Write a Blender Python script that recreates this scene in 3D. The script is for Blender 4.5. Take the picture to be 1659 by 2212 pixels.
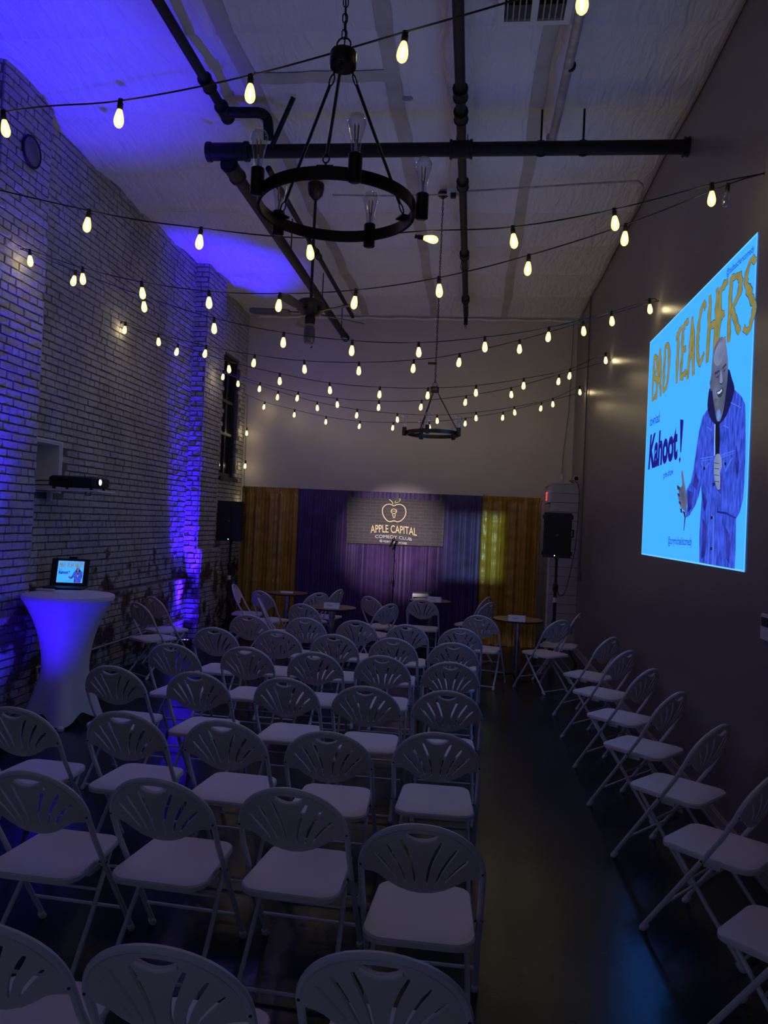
import bpy, bmesh, math, random
from mathutils import Vector, Matrix, noise as mnoise
random.seed(11)
PI = math.pi
for o in list(bpy.data.objects):
    bpy.data.objects.remove(o)
scene = bpy.context.scene
COL = scene.collection
V = Vector

# ------------------------------------------------------------------ camera
F, CX, CY, CAMH = 1661.0, 829.5, 1106.0, 1.92
YAW, PITCH, ROLL = math.radians(6.51), math.radians(0.6756), math.radians(2.55)
FW = V((-math.sin(YAW)*math.cos(PITCH), math.cos(YAW)*math.cos(PITCH), math.sin(PITCH)))
RT = V((math.cos(YAW), math.sin(YAW), 0))
UP = V((math.sin(YAW)*math.sin(PITCH), -math.cos(YAW)*math.sin(PITCH), math.cos(PITCH)))
CR = RT*math.cos(ROLL) + UP*math.sin(ROLL)
CU = -RT*math.sin(ROLL) + UP*math.cos(ROLL)
EYE = V((0, 0, CAMH))
cam = bpy.data.cameras.new('camera')
cam.sensor_fit = 'VERTICAL'
cam.sensor_height = 24.0
cam.lens = F/2212.0*24.0
cam.clip_start = 0.05
camo = bpy.data.objects.new('camera', cam)
COL.objects.link(camo)
camo.matrix_world = Matrix(((CR.x, CU.x, -FW.x, 0), (CR.y, CU.y, -FW.y, 0), (CR.z, CU.z, -FW.z, CAMH), (0, 0, 0, 1)))
scene.camera = camo

def at(px, py, **k):
    """measured photo point -> world point on the plane x=, y= or z="""
    r = FW + CR*((px-CX)/F) + CU*(-(py-CY)/F)
    (ax, v), = k.items()
    i = 'xyz'.index(ax)
    return EYE + r*((v-EYE[i])/r[i])
def proj(p):
    q = V(p)-EYE
    d = q.dot(FW)
    if d < .1:
        return None
    return CX+F*q.dot(CR)/d, CY-F*q.dot(CU)/d, d

# ------------------------------------------------------------------ world, lights, exposure
w = bpy.data.worlds.new('dusk')
scene.world = w
w.use_nodes = True
bgn = w.node_tree.nodes['Background']
bgn.inputs[0].default_value = (.46, .52, 1.0, 1)
bgn.inputs[1].default_value = .46
scene.view_settings.view_transform = 'Standard'
scene.view_settings.look = 'None'
scene.view_settings.exposure = 0.0
scene.view_settings.gamma = 1.0
scene.view_settings.use_curve_mapping = False

BULB_W = 1.8          # each lit string bulb
UPL_W = 1550          # blue wall uplights
def lamp(name, kind, loc, target, power, color, size=30, blend=.3, radius=.05):
    l = bpy.data.lights.new(name, kind)
    l.energy = power
    l.color = color
    l.shadow_soft_size = radius
    if kind == 'SPOT':
        l.spot_size = math.radians(size)
        l.spot_blend = blend
    o = bpy.data.objects.new(name, l)
    COL.objects.link(o)
    o.location = loc
    if target is not None:
        o.rotation_euler = (V(target)-V(loc)).to_track_quat('-Z', 'Y').to_euler()
    return o
UPL = [V((-3.60, 5.62, .13)), V((-3.98, 10.60, .13))]
for i, p in enumerate(UPL):
    lamp('uplight_beam', 'SPOT', p, p+V(((-.03, .06, 1), (-.02, .085, 1))[i]), UPL_W*(1, 2.1)[i], (.030, .004, 1), (40, 34)[i], .8, .04)
    lamp('uplight_spill', 'SPOT', p, p+V((-.10, .25, 1)), UPL_W*(.055, .03)[i], (.030, .004, 1), 120, .9, .04)
lamp('stage_spot_beam', 'SPOT', (-1.2, -.6, 3.2), (-1.25, 12.7, 1.60), 6400, (1, .80, .86), 9.5, 1.0, .05)
lamp('added_patch_beam', 'SPOT', (.6, -9, 5.2), (.04, 12.7, 1.62), 8500, (.50, .95, .9), 6, .2, .03)   # added unseen lamp; the hole cut in the back wall frames its curtain patch

# ------------------------------------------------------------------ materials
MATS = {}
def pm(name, col, rough=.5, metal=0, var=.12, scale=6, bump=0, bscale=40, spec=.5, coat=0, world=False):
    """procedural principled material: noise-varied colour, optional bump"""
    if name in MATS:
        return MATS[name]
    m = bpy.data.materials.new(name)
    m.use_nodes = True
    nt = m.node_tree
    b = nt.nodes['Principled BSDF']
    tc = nt.nodes.new('ShaderNodeTexCoord')
    src = tc.outputs['Object']
    if world:
        g = nt.nodes.new('ShaderNodeNewGeometry')
        src = g.outputs['Position']
    n = nt.nodes.new('ShaderNodeTexNoise')
    n.inputs['Scale'].default_value = scale
    n.inputs['Detail'].default_value = 5
    nt.links.new(src, n.inputs['Vector'])
    r = nt.nodes.new('ShaderNodeValToRGB')
    r.color_ramp.elements[0].position = .3
    r.color_ramp.elements[1].position = .7
    r.color_ramp.elements[0].color = tuple(c*(1-var) for c in col)+(1,)
    r.color_ramp.elements[1].color = tuple(min(1, c*(1+var)) for c in col)+(1,)
    nt.links.new(n.outputs['Fac'], r.inputs['Fac'])
    nt.links.new(r.outputs['Color'], b.inputs['Base Color'])
    b.inputs['Roughness'].default_value = rough
    b.inputs['Metallic'].default_value = metal
    b.inputs['Specular IOR Level'].default_value = spec
    b.inputs['Coat Weight'].default_value = coat
    if bump:
        n2 = nt.nodes.new('ShaderNodeTexNoise')
        n2.inputs['Scale'].default_value = bscale
        n2.inputs['Detail'].default_value = 4
        nt.links.new(src, n2.inputs['Vector'])
        bp = nt.nodes.new('ShaderNodeBump')
        bp.inputs['Strength'].default_value = bump
        bp.inputs['Distance'].default_value = .01
        nt.links.new(n2.outputs['Fac'], bp.inputs['Height'])
        nt.links.new(bp.outputs['Normal'], b.inputs['Normal'])
    MATS[name] = m
    return m
def em(name, col, strength=1, var=0, scale=8, sample=True, stretch=None):
    if name in MATS:
        return MATS[name]
    m = bpy.data.materials.new(name)
    m.use_nodes = True
    nt = m.node_tree
    nt.nodes.clear()
    out = nt.nodes.new('ShaderNodeOutputMaterial')
    e = nt.nodes.new('ShaderNodeEmission')
    e.inputs['Strength'].default_value = strength
    e.inputs['Color'].default_value = tuple(col)+(1,)
    if var:
        tc = nt.nodes.new('ShaderNodeTexCoord')
        mp = nt.nodes.new('ShaderNodeMapping')
        mp.inputs['Scale'].default_value = stretch or (1, 1, 1)
        n = nt.nodes.new('ShaderNodeTexNoise')
        n.inputs['Scale'].default_value = scale
        n.inputs['Detail'].default_value = 6
        r = nt.nodes.new('ShaderNodeValToRGB')
        r.color_ramp.elements[0].position = .3
        r.color_ramp.elements[1].position = .72
        r.color_ramp.elements[0].color = tuple(c*(1-var) for c in col)+(1,)
        r.color_ramp.elements[1].color = tuple(c*(1+var)+.06*var for c in col)+(1,)
        nt.links.new(tc.outputs['Object'], mp.inputs['Vector'])
        nt.links.new(mp.outputs['Vector'], n.inputs['Vector'])
        nt.links.new(n.outputs['Fac'], r.inputs['Fac'])
        nt.links.new(r.outputs['Color'], e.inputs['Color'])
    nt.links.new(e.outputs['Emission'], out.inputs['Surface'])
    if not sample:
        m.cycles.emission_sampling = 'NONE'
    MATS[name] = m
    return m
def shell(name, kind):
    """bulb glass: clear (unlit) or lit and warm"""
    m = bpy.data.materials.new(name)
    m.use_nodes = True
    nt = m.node_tree
    nt.nodes.clear()
    out = nt.nodes.new('ShaderNodeOutputMaterial')
    tr = nt.nodes.new('ShaderNodeBsdfTransparent')
    mx = nt.nodes.new('ShaderNodeMixShader')
    if kind == 'lit':
        e = nt.nodes.new('ShaderNodeEmission')
        e.inputs['Color'].default_value = (1, .80, .30, 1)
        e.inputs['Strength'].default_value = 2.0
        mx.inputs['Fac'].default_value = .66
        nt.links.new(e.outputs[0], mx.inputs[2])
        m.cycles.emission_sampling = 'NONE'
    else:
        tr.inputs['Color'].default_value = (.97, .97, .98, 1)
        g = nt.nodes.new('ShaderNodeBsdfGlossy')
        g.inputs['Roughness'].default_value = .03
        fr = nt.nodes.new('ShaderNodeLayerWeight')
        fr.inputs['Blend'].default_value = .25
        rp = nt.nodes.new('ShaderNodeMapRange')
        rp.inputs['To Min'].default_value = .07
        rp.inputs['To Max'].default_value = .95
        nt.links.new(fr.outputs['Facing'], rp.inputs['Value'])
        nt.links.new(rp.outputs[0], mx.inputs['Fac'])
        nt.links.new(g.outputs[0], mx.inputs[2])
    nt.links.new(tr.outputs[0], mx.inputs[1])
    nt.links.new(mx.outputs[0], out.inputs['Surface'])
    return m
LIT = shell('lit_bulb_glass', 'lit')
CLEAR = shell('clear_bulb_glass', 'clear')
FIL = em('filament_glow', (1, .92, .6), 14, sample=False)

def brick_mat():
    m = bpy.data.materials.new('whitewashed_brick')
    m.use_nodes = True
    nt = m.node_tree
    N = nt.nodes.new
    L = nt.links.new
    b = nt.nodes['Principled BSDF']
    b.inputs['Roughness'].default_value = .85
    g = N('ShaderNodeNewGeometry')
    n1 = N('ShaderNodeTexNoise'); n1.inputs['Scale'].default_value = 2.2; n1.inputs['Detail'].default_value = 8
    n2 = N('ShaderNodeTexNoise'); n2.inputs['Scale'].default_value = 30; n2.inputs['Detail'].default_value = 4
    L(g.outputs['Position'], n1.inputs['Vector']); L(g.outputs['Position'], n2.inputs['Vector'])
    paint = N('ShaderNodeValToRGB')
    paint.color_ramp.elements[0].position = .3; paint.color_ramp.elements[0].color = (.23, .225, .225, 1)
    paint.color_ramp.elements[1].position = .7; paint.color_ramp.elements[1].color = (.47, .46, .455, 1)
    ad = N('ShaderNodeMath'); ad.operation = 'MULTIPLY_ADD'; ad.inputs[1].default_value = .45
    L(n2.outputs['Fac'], ad.inputs[0])
    mu = N('ShaderNodeMath'); mu.operation = 'MULTIPLY'; mu.inputs[1].default_value = .6
    L(n1.outputs['Fac'], mu.inputs[0]); L(mu.outputs[0], ad.inputs[2])
    L(ad.outputs[0], paint.inputs['Fac'])
    # worn-off paint, more of it in the band around 0.9 - 1.6 m where the old plaster came away
    sp = N('ShaderNodeSeparateXYZ'); L(g.outputs['Position'], sp.inputs[0])
    band = N('ShaderNodeMapRange'); band.inputs['From Min'].default_value = 1.0; band.inputs['From Max'].default_value = 1.75
    band.inputs['To Min'].default_value = .13; band.inputs['To Max'].default_value = -.13
    L(sp.outputs['Z'], band.inputs['Value'])
    n3 = N('ShaderNodeTexNoise'); n3.inputs['Scale'].default_value = 4.5; n3.inputs['Detail'].default_value = 6
    L(g.outputs['Position'], n3.inputs['Vector'])
    s2 = N('ShaderNodeMath'); s2.operation = 'ADD'; L(n3.outputs['Fac'], s2.inputs[0]); L(band.outputs[0], s2.inputs[1])
    worn = N('ShaderNodeValToRGB')
    worn.color_ramp.elements[0].position = .60; worn.color_ramp.elements[0].color = (0, 0, 0, 1)
    worn.color_ramp.elements[1].position = .70; worn.color_ramp.elements[1].color = (1, 1, 1, 1)
    L(s2.outputs[0], worn.inputs['Fac'])
    red = N('ShaderNodeValToRGB')
    red.color_ramp.elements[0].color = (.045, .026, .022, 1); red.color_ramp.elements[1].color = (.12, .065, .05, 1)
    L(n2.outputs['Fac'], red.inputs['Fac'])
    mx = N('ShaderNodeMix'); mx.data_type = 'RGBA'
    L(worn.outputs['Color'], mx.inputs['Factor']); L(paint.outputs['Color'], mx.inputs[6]); L(red.outputs['Color'], mx.inputs[7])
    L(mx.outputs[2], b.inputs['Base Color'])
    bp = N('ShaderNodeBump'); bp.inputs['Strength'].default_value = .8; bp.inputs['Distance'].default_value = .012
    L(ad.outputs[0], bp.inputs['Height']); L(bp.outputs['Normal'], b.inputs['Normal'])
    return m
BRICK = brick_mat()
MORTAR = pm('old_mortar', (.13, .125, .12), .95, var=.3, scale=14, bump=.8, bscale=60, world=True)
def ceiling_mat():
    m = pm('insulation_facing', (.72, .73, .74), .42, var=.06, scale=1.5, world=True)
    nt = m.node_tree
    b = nt.nodes['Principled BSDF']
    g = nt.nodes.new('ShaderNodeNewGeometry')
    mp = nt.nodes.new('ShaderNodeMapping')
    mp.inputs['Scale'].default_value = (9, 2.2, 1)
    mp.inputs['Rotation'].default_value = (0, 0, .35)
    n = nt.nodes.new('ShaderNodeTexNoise')
    n.inputs['Scale'].default_value = 1.2
    n.inputs['Detail'].default_value = 7
    n.inputs['Distortion'].default_value = .8
    bp = nt.nodes.new('ShaderNodeBump')
    bp.inputs['Strength'].default_value = .55
    bp.inputs['Distance'].default_value = .06
    nt.links.new(g.outputs['Position'], mp.inputs['Vector'])
    nt.links.new(mp.outputs['Vector'], n.inputs['Vector'])
    nt.links.new(n.outputs['Fac'], bp.inputs['Height'])
    nt.links.new(bp.outputs['Normal'], b.inputs['Normal'])
    return m
CEIL = ceiling_mat()
CEILTAPE = pm('aged_ceiling_tape', (.46, .45, .39), .55, var=.15, scale=3)
RWALL = pm('taupe_wall_paint', (.20, .182, .182), .33, var=.05, scale=2, bump=.12, bscale=90, world=True)
FWALL = pm('greige_wall_paint', (.56, .515, .465), .5, var=.04, scale=2, bump=.1, bscale=90, world=True)
FLOOR = pm('sealed_concrete', (.013, .022, .030), .21, var=.35, scale=1.6, bump=.12, bscale=9, world=True, spec=.24)
BASEB = pm('painted_baseboard', (.36, .34, .35), .45)
IRON = pm('black_iron_pipe', (.008, .008, .010), .55, 0, var=.3, scale=12, bump=.2, spec=.3)
BRONZE = pm('dark_bronze', (.055, .043, .030), .40, .8, var=.25, scale=10)
BLACK = pm('black_plastic', (.010, .010, .012), .5, var=.2)
CORD = pm('black_cord', (.012, .012, .012), .6)
CHAIRP = pm('white_chair_plastic', (.66, .62, .62), .45, var=.04, scale=4, bump=.06, bscale=180)
CHAIRB = pm('chair_back_plastic', (.58, .53, .51), .5, var=.05, scale=4, bump=.05, bscale=180)
CHAIRT = pm('white_chair_tube', (.58, .57, .60), .35, var=.05, scale=9)
RIVET = pm('dark_rivet', (.02, .02, .02), .4, .6)
WHITEP = pm('white_paint', (.62, .62, .62), .5, var=.05)
SHIP = pm('white_shiplap', (.44, .43, .45), .5, var=.06, scale=4)
GOLD = pm('gold_satin', (.40, .225, .02), .30, var=.2, scale=7, bump=.5, bscale=11, spec=.6)
NAVY = pm('purple_sheer', (.075, .04, .15), .6, var=.25, scale=5, bump=.1)
SPANDEX = pm('white_spandex', (.62, .60, .63), .6, var=.04)
WOOD = pm('table_laminate', (.30, .17, .08), .35, var=.25, scale=9)
CHROME = pm('chrome_steel', (.45, .45, .48), .18, 1, var=.1)
STEEL = pm('galvanised_steel', (.50, .50, .49), .3, 1, var=.15)
PAPER = pm('white_card', (.72, .72, .76), .6, var=.03)
INK = pm('dark_ink', (.04, .04, .12), .6)
GLASSD = pm('dark_window_glass', (.006, .006, .008), .12, var=.2)
WINF = pm('dark_window_wood', (.014, .013, .013), .5, var=.3)
GREYPIPE = pm('worn_white_pipe', (.40, .37, .36), .45, .2, var=.3, scale=12)
LEDW = em('power_led', (.6, 1, .75), 4, sample=False)

# ------------------------------------------------------------------ mesh builder
class MB:
    def __init__(s):
        s.v = []; s.f = []
    def add(s, vs, fs):
        o = len(s.v)
        s.v += [tuple(p) for p in vs]
        s.f += [tuple(i+o for i in f) for f in fs]
        return s
    def box(s, a, b):
        x0, y0, z0 = a; x1, y1, z1 = b
        return s.add([(x0, y0, z0), (x1, y0, z0), (x1, y1, z0), (x0, y1, z0), (x0, y0, z1), (x1, y0, z1), (x1, y1, z1), (x0, y1, z1)],
                     [(0, 3, 2, 1), (4, 5, 6, 7), (0, 1, 5, 4), (1, 2, 6, 5), (2, 3, 7, 6), (3, 0, 4, 7)])
    def rbox(s, a, b, c):
        """box with chamfered vertical edges and top/bottom rims"""
        x0, y0, z0 = a; x1, y1, z1 = b
        def ring(i, z):
            X0, X1, Y0, Y1 = x0+i, x1-i, y0+i, y1-i
            return [(X0+c, Y0, z), (X1-c, Y0, z), (X1, Y0+c, z), (X1, Y1-c, z), (X1-c, Y1, z), (X0+c, Y1, z), (X0, Y1-c, z), (X0, Y0+c, z)]
        h = c*.6
        vs = ring(h, z0)+ring(0, z0+h)+ring(0, z1-h)+ring(h, z1)
        fs = [tuple(range(7, -1, -1)), tuple(range(24, 32))]
        for k in range(3):
            for i in range(8):
                j = (i+1) % 8
                fs.append((k*8+i, k*8+j, k*8+8+j, k*8+8+i))
        return s.add(vs, fs)
    def tube(s, pts, r, n=8, closed=False, caps=True):
        P = [V(p) for p in pts]
        m = len(P)
        T = []
        for i in range(m):
            if closed:
                t = P[(i+1) % m]-P[i-1]
            else:
                t = P[min(i+1, m-1)]-P[max(i-1, 0)]
            T.append(t.normalized())
        ref = V((0, 0, 1)) if abs(T[0].z) < .9 else V((1, 0, 0))
        a = T[0].cross(ref).normalized()
        vs = []
        R = r if isinstance(r, (list, tuple)) else [r]*m
        for i in range(m):
            a = (a - T[i]*a.dot(T[i])).normalized()
            b = T[i].cross(a)
            for k in range(n):
                th = 2*PI*k/n
                vs.append(P[i]+a*(R[i]*math.cos(th))+b*(R[i]*math.sin(th)))
        fs = []
        for i in range(m if closed else m-1):
            j = (i+1) % m
            for k in range(n):
                l = (k+1) % n
                fs.append((i*n+k, i*n+l, j*n+l, j*n+k))
        if caps and not closed:
            fs.append(tuple(range(n-1, -1, -1)))
            fs.append(tuple((m-1)*n+k for k in range(n)))
        return s.add(vs, fs)
    def lathe(s, prof, n=16, M=None):
        """profile [(r,z)...] about z; M places it"""
        vs = []; fs = []
        for r, z in prof:
            for k in range(n):
                th = 2*PI*k/n
                p = V((r*math.cos(th), r*math.sin(th), z))
                vs.append(M @ p if M else p)
        for i in range(len(prof)-1):
            for k in range(n):
                l = (k+1) % n
                fs.append((i*n+k, i*n+l, (i+1)*n+l, (i+1)*n+k))
        fs.append(tuple(range(n-1, -1, -1)))
        fs.append(tuple((len(prof)-1)*n+k for k in range(n)))
        return s.add(vs, fs)
    def prism(s, poly, z0, z1):
        n = len(poly)
        vs = [(x, y, z0) for x, y in poly]+[(x, y, z1) for x, y in poly]
        fs = [tuple(range(n-1, -1, -1)), tuple(range(n, 2*n))]
        fs += [(i, (i+1) % n, n+(i+1) % n, n+i) for i in range(n)]
        return s.add(vs, fs)
    def xf(s, M):
        s.v = [tuple(M @ V(p)) for p in s.v]
        return s
    def mesh(s, name, mat=None, smooth=True):
        me = bpy.data.meshes.new(name)
        me.from_pydata(s.v, [], s.f)
        bm = bmesh.new(); bm.from_mesh(me)
        bmesh.ops.recalc_face_normals(bm, faces=bm.faces)
        bm.to_mesh(me); bm.free()
        if mat:
            me.materials.append(mat)
        if smooth:
            me.shade_smooth()
            me.set_sharp_from_angle(angle=math.radians(38))
        return me
    def build(s, name, mat, parent=None, smooth=True):
        return obj(name, s.mesh(name, mat, smooth), parent)
def obj(name, me, parent=None, loc=None):
    o = bpy.data.objects.new(name, me)
    COL.objects.link(o)
    if parent:
        o.parent = parent
    if loc is not None:
        o.location = loc
    return o
def tag(o, label, cat=None, group=None, kind=None):
    o['label'] = label
    if cat:
        o['category'] = cat
    if group:
        o['group'] = group
    if kind:
        o['kind'] = kind
    return o
def thing(name, loc, label, cat, group=None, rz=0, kind=None):
    o = bpy.data.objects.new(name, None)
    COL.objects.link(o)
    o.empty_display_size = .1
    o.location = loc
    o.rotation_euler = (0, 0, rz)
    return tag(o, label, cat, group, kind)
def copy_tree(o, parent=None):
    c = o.copy()
    COL.objects.link(c)
    c.parent = parent
    for ch in o.children:
        copy_tree(ch, c)
    return c
def circle(c, r, n, ax='z', a0=0):
    out = []
    for k in range(n):
        t = a0+2*PI*k/n
        p = V((math.cos(t)*r, math.sin(t)*r, 0))
        if ax == 'x':
            p = V((0, p.x, p.y))
        elif ax == 'y':
            p = V((p.x, 0, p.y))
        out.append(V(c)+p)
    return out
def spline(pts, sub=6):
    P = [V(p) for p in pts]
    P = [P[0]*2-P[1]]+P+[P[-1]*2-P[-2]]
    out = []
    for i in range(1, len(P)-2):
        for k in range(sub):
            t = k/sub
            a, b, c, d = P[i-1], P[i], P[i+1], P[i+2]
            out.append(.5*((2*b)+(c-a)*t+(2*a-5*b+4*c-d)*t*t+(3*b-a-3*c+d)*t*t*t))
    out.append(P[-2])
    return out
def text2d(s, bold=0.0, shear=0.0):
    cu = bpy.data.curves.new('lettering', 'FONT')
    cu.body = s
    cu.offset = bold
    cu.shear = shear
    cu.resolution_u = 3
    o = bpy.data.objects.new('lettering', cu)
    COL.objects.link(o)
    dg = bpy.context.evaluated_depsgraph_get()
    me = bpy.data.meshes.new_from_object(o.evaluated_get(dg))
    vs = [(v.co.x, v.co.y) for v in me.vertices]
    fs = [tuple(p.vertices) for p in me.polygons]
    bpy.data.objects.remove(o); bpy.data.curves.remove(cu); bpy.data.meshes.remove(me)
    x0 = min(p[0] for p in vs); x1 = max(p[0] for p in vs); y0 = min(p[1] for p in vs); y1 = max(p[1] for p in vs)
    return [((x-x0)/(x1-x0), (y-y0)/(y1-y0)) for x, y in vs], fs

# ------------------------------------------------------------------ the room
XR, XP, XF, YF, ZC, YB = 1.70, -4.20, -4.0, 13.65, 5.60, -3.6
def structure(o, label, cat):
    return tag(o, label, cat, kind='structure')
o = MB().box((-5.0, YB-.1, -.1), (XR+.2, YF+.2, 0)).build('floor', FLOOR, smooth=False)
structure(o, 'dark sealed concrete floor with a faint gloss', 'floor')
# ceiling: foil/vinyl faced insulation sagging between seams
def zceil(x, y):
    d = (y % 1.12)-.56
    z = ZC + .018*math.cos(2*PI*d/1.12) - .022*math.exp(-((.56-abs(d))/.035)**2)
    return z + .018*mnoise.noise(V((x*1.6, y*.7, 0)))+.010*mnoise.noise(V((x*6+y*1.5, y*1.2, 3)))
m = MB()
nx, ny = 66, 330
for j in range(ny+1):
    for i in range(nx+1):
        x = -4.7+6.5*i/nx
        y = YB+(YF+.1-YB)*j/ny
        m.v.append((x, y, zceil(x, y)))
for j in range(ny):
    for i in range(nx):
        a = j*(nx+1)+i
        m.f.append((a, a+nx+1, a+nx+2, a+1))
ceil = m.build('ceiling', CEIL)
structure(ceil, 'white wrinkled insulation ceiling with stitched seams', 'ceiling')
for x, wd in ((-.80, .13), (.42, .12), (-2.02, .14)):
    m = MB()
    for j in range(241):
        y = 1.5+12*j/240.
        for q in (0, .5, 1):
            xx = x-wd/2+wd*q+.01*math.sin(y*2.6+q)
            m.v.append((xx, y, zceil(xx, y)-.008))
        if j:
            a = (j-1)*3
            m.f += [(a, a+1, a+4, a+3), (a+1, a+2, a+5, a+4)]
    m.build('ceiling_tape', CEILTAPE, ceil)
m = MB()
for j in range(41):
    x = -2.05+1.3*j/40
    for q in (0, .5, 1):
        m.v.append((x, 6.2+.15*q, zceil(x, 6.2+.15*q)-.009))
    if j:
        a = (j-1)*3
        m.f += [(a, a+1, a+4, a+3), (a+1, a+2, a+5, a+4)]
m.build('ceiling_tape', CEILTAPE, ceil)
wr = MB().box((XR, YB, 0), (XR+.15, YF+.1, 6.0)).build('wall_right', RWALL, smooth=False)
structure(wr, 'plain taupe painted wall carrying the projected slide', 'wall')
wf = MB().box((-4.6, YF, 0), (XR+.15, YF+.15, 6.0)).build('wall_far', FWALL, smooth=False)
structure(wf, 'greige painted wall behind the stage curtains', 'wall')
m = MB().box((-4.7, YB-.15, 0), (-3.6, YB, 6)).box((1.2, YB-.15, 0), (XR+.15, YB, 6)).box((-3.6, YB-.15, 3.2), (.338, YB, 6)).box((.582, YB-.15, 3.2), (1.2, YB, 6)).box((.338, YB-.15, 3.2), (.582, YB, 4.16)).box((.338, YB-.15, 4.447), (.582, YB, 6)).box((-1.3, YB-.15, 0), (-1.1, YB, 3.2))  # small high hole is made up, it shapes the light patch on the gold curtain
structure(m.build('wall_back', RWALL, smooth=False), 'back wall with a wide shopfront opening behind the viewer', 'wall')
m = MB().box((XR-.016, YB, 0), (XR, 12.42, .085)).box((XR-.022, YB, 0), (XR-.004, 12.42, .02)).box((XR-.010, YB, .085), (XR, 12.42, .10))
structure(m.build('baseboard_right', BASEB, smooth=False), 'pale baseboard along the foot of the taupe wall', 'baseboard')
m = MB().tube([(XR-.02, y, ZC-.06+.015*math.sin(y*2.7)) for y in [YB+.35*i for i in range(49)]], .02, 6)
structure(m.build('trim_1', BASEB), 'rolled insulation edge along the top of the taupe wall', 'trim')
m = MB().tube([(-4.0+.02*i*10, YF-.02, ZC-.05+.01*math.sin(i*2)) for i in range(29)], .022, 6)
structure(m.build('trim_2', CEIL), 'rolled insulation edge along the top of the far wall', 'trim')

# ---- brick side of the room
BRICKMESH = []
for k in range(8):
    rr = random.Random(k)
    m = MB()
    j = lambda s: rr.uniform(-s, s)
    vs = []
    for (zz, ins) in ((0, 0), (.72, 0.0), (1, .06)):
        for (sx, sy) in ((-.5, -.5), (0, -.5), (.5, -.5), (.5, .5), (0, .5), (-.5, .5)):
            vs.append((sx*(1-ins*.5)+j(.012), sy*(1-ins*1.6)+j(.03), zz+(j(.10) if zz == 1 else 0)))
    fs = []
    for a in (0, 6):
        for i in range(6):
            l = (i+1) % 6
            fs.append((a+i, a+l, a+6+l, a+6+i))
    fs += [(12, 13, 16, 17), (13, 14, 15, 16)]
    m.add(vs, fs)
    BRICKMESH.append(m.mesh('brick', BRICK, smooth=False))
CH = .0735
def lay(plane, c, u0, u1, z0, z1, skip=None, seed=0, Lb=.218):
    """bricks of one face. plane 'x': faces +x at x=c, u=y.  plane 'y': faces -y at y=c, u=x.  plane 'z': sill"""
    rr = random.Random(seed)
    out = []
    nrow = int(round((z1-z0)/CH))
    for r in range(nrow):
        z = z0+(r+.5)*CH
        head = (r % 7 == 3)
        L = .109 if head else Lb
        off = (.25 if head else (.5 if r % 2 else 0))*L
        u = u0-off
        while u < u1-.01:
            Lk = L*rr.uniform(.88, 1.12)
            a, b = max(u, u0), min(u+Lk, u1)
            u += Lk
            if b-a < .03:
                continue
            cu = (a+b)/2
            if skip and skip(cu, z):
                continue
            pr = .012+rr.uniform(-.003, .006)
            if z < 1.7 and rr.random() < .07:
                pr = .003
            p = V((c, cu, z)) if plane == 'x' else V((cu, c, z))
            out.append((plane, p, b-a-.012+rr.uniform(-.003, .002), CH-.012+rr.uniform(-.004, .002), pr, rr.uniform(-.012, .012), rr.randrange(8)))
    return out
def brick_matrix(b):
    plane, p, L, h, pr, rot, k = b
    if plane == 'x':       # local x -> +y, local y -> z, local z -> +x
        R = Matrix(((0, 0, 1), (1, 0, 0), (0, 1, 0)))
        n = V((1, 0, 0))
    else:                  # local x -> x, local y -> z, local z -> -y
        R = Matrix(((1, 0, 0), (0, 0, -1), (0, 1, 0)))
        n = V((0, -1, 0))
    R = R @ Matrix.Rotation(rot, 3, 'Z')
    D = .02+pr
    return Matrix.Translation(p-n*.02) @ (R @ Matrix.Diagonal((L, h, D))).to_4x4()
def fill(parent, bricks):
    def score(b):
        q = proj(b[1])
        if not q or not (-40 < q[0] < 1700 and -40 < q[1] < 2250):
            return -1
        nrm = V((1, 0, 0)) if b[0] == 'x' else V((0, -1, 0))
        vd = (EYE-b[1]).normalized()
        return b[2]*b[3]*max(0, nrm.dot(vd))/q[2]**2
    bricks = sorted(bricks, key=score, reverse=True)
    for b in bricks[:300]:
        o = bpy.data.objects.new('brick', BRICKMESH[b[6]])
        COL.objects.link(o)
        o.parent = parent
        o.matrix_local = brick_matrix(b)
    rest = bricks[300:]
    if rest:
        mb = MB()
        cache = [([v.co.copy() for v in me.vertices], [tuple(p.vertices) for p in me.polygons]) for me in BRICKMESH]
        for b in rest:
            M = brick_matrix(b)
            vs, fs = cache[b[6]]
            mb.add([M @ v for v in vs], fs)
        o = mb.build('brickwork', BRICK, parent, smooth=False)
        o['kind'] = 'stuff'
NICHE = (6.68, 7.41, 2.055, 2.56)
WIN = (12.38, 13.22, 2.55, 4.62)
def panel_skip(u, z):
    return NICHE[0]-.12 < u < NICHE[1]+.05 and NICHE[2]-.06 < z < NICHE[3]+.02
def win_skip(u, z):
    return WIN[0]-.03 < u < WIN[1]+.03 and WIN[2]-.02 < z < WIN[3]+.03
P1 = (5.90, 6.65); P2 = (10.93, 11.73)
# backing of the recessed panel, with real holes for niche and window
def wall_with_hole(x, y0, y1, z1, hole):
    a, b, c, d = hole
    return MB().box((x-.4, y0, 0), (x, a, z1)).box((x-.4, b, 0), (x, y1, z1)).box((x-.4, a, 0), (x, b, c)).box((x-.4, a, d), (x, b, z1))
wl = wall_with_hole(XP, P1[1]-.75, P2[0], 6, NICHE).build('wall_left', MORTAR, smooth=False)
structure(wl, 'worn whitewashed brick wall panel between the two brick pilasters', 'wall')
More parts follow.
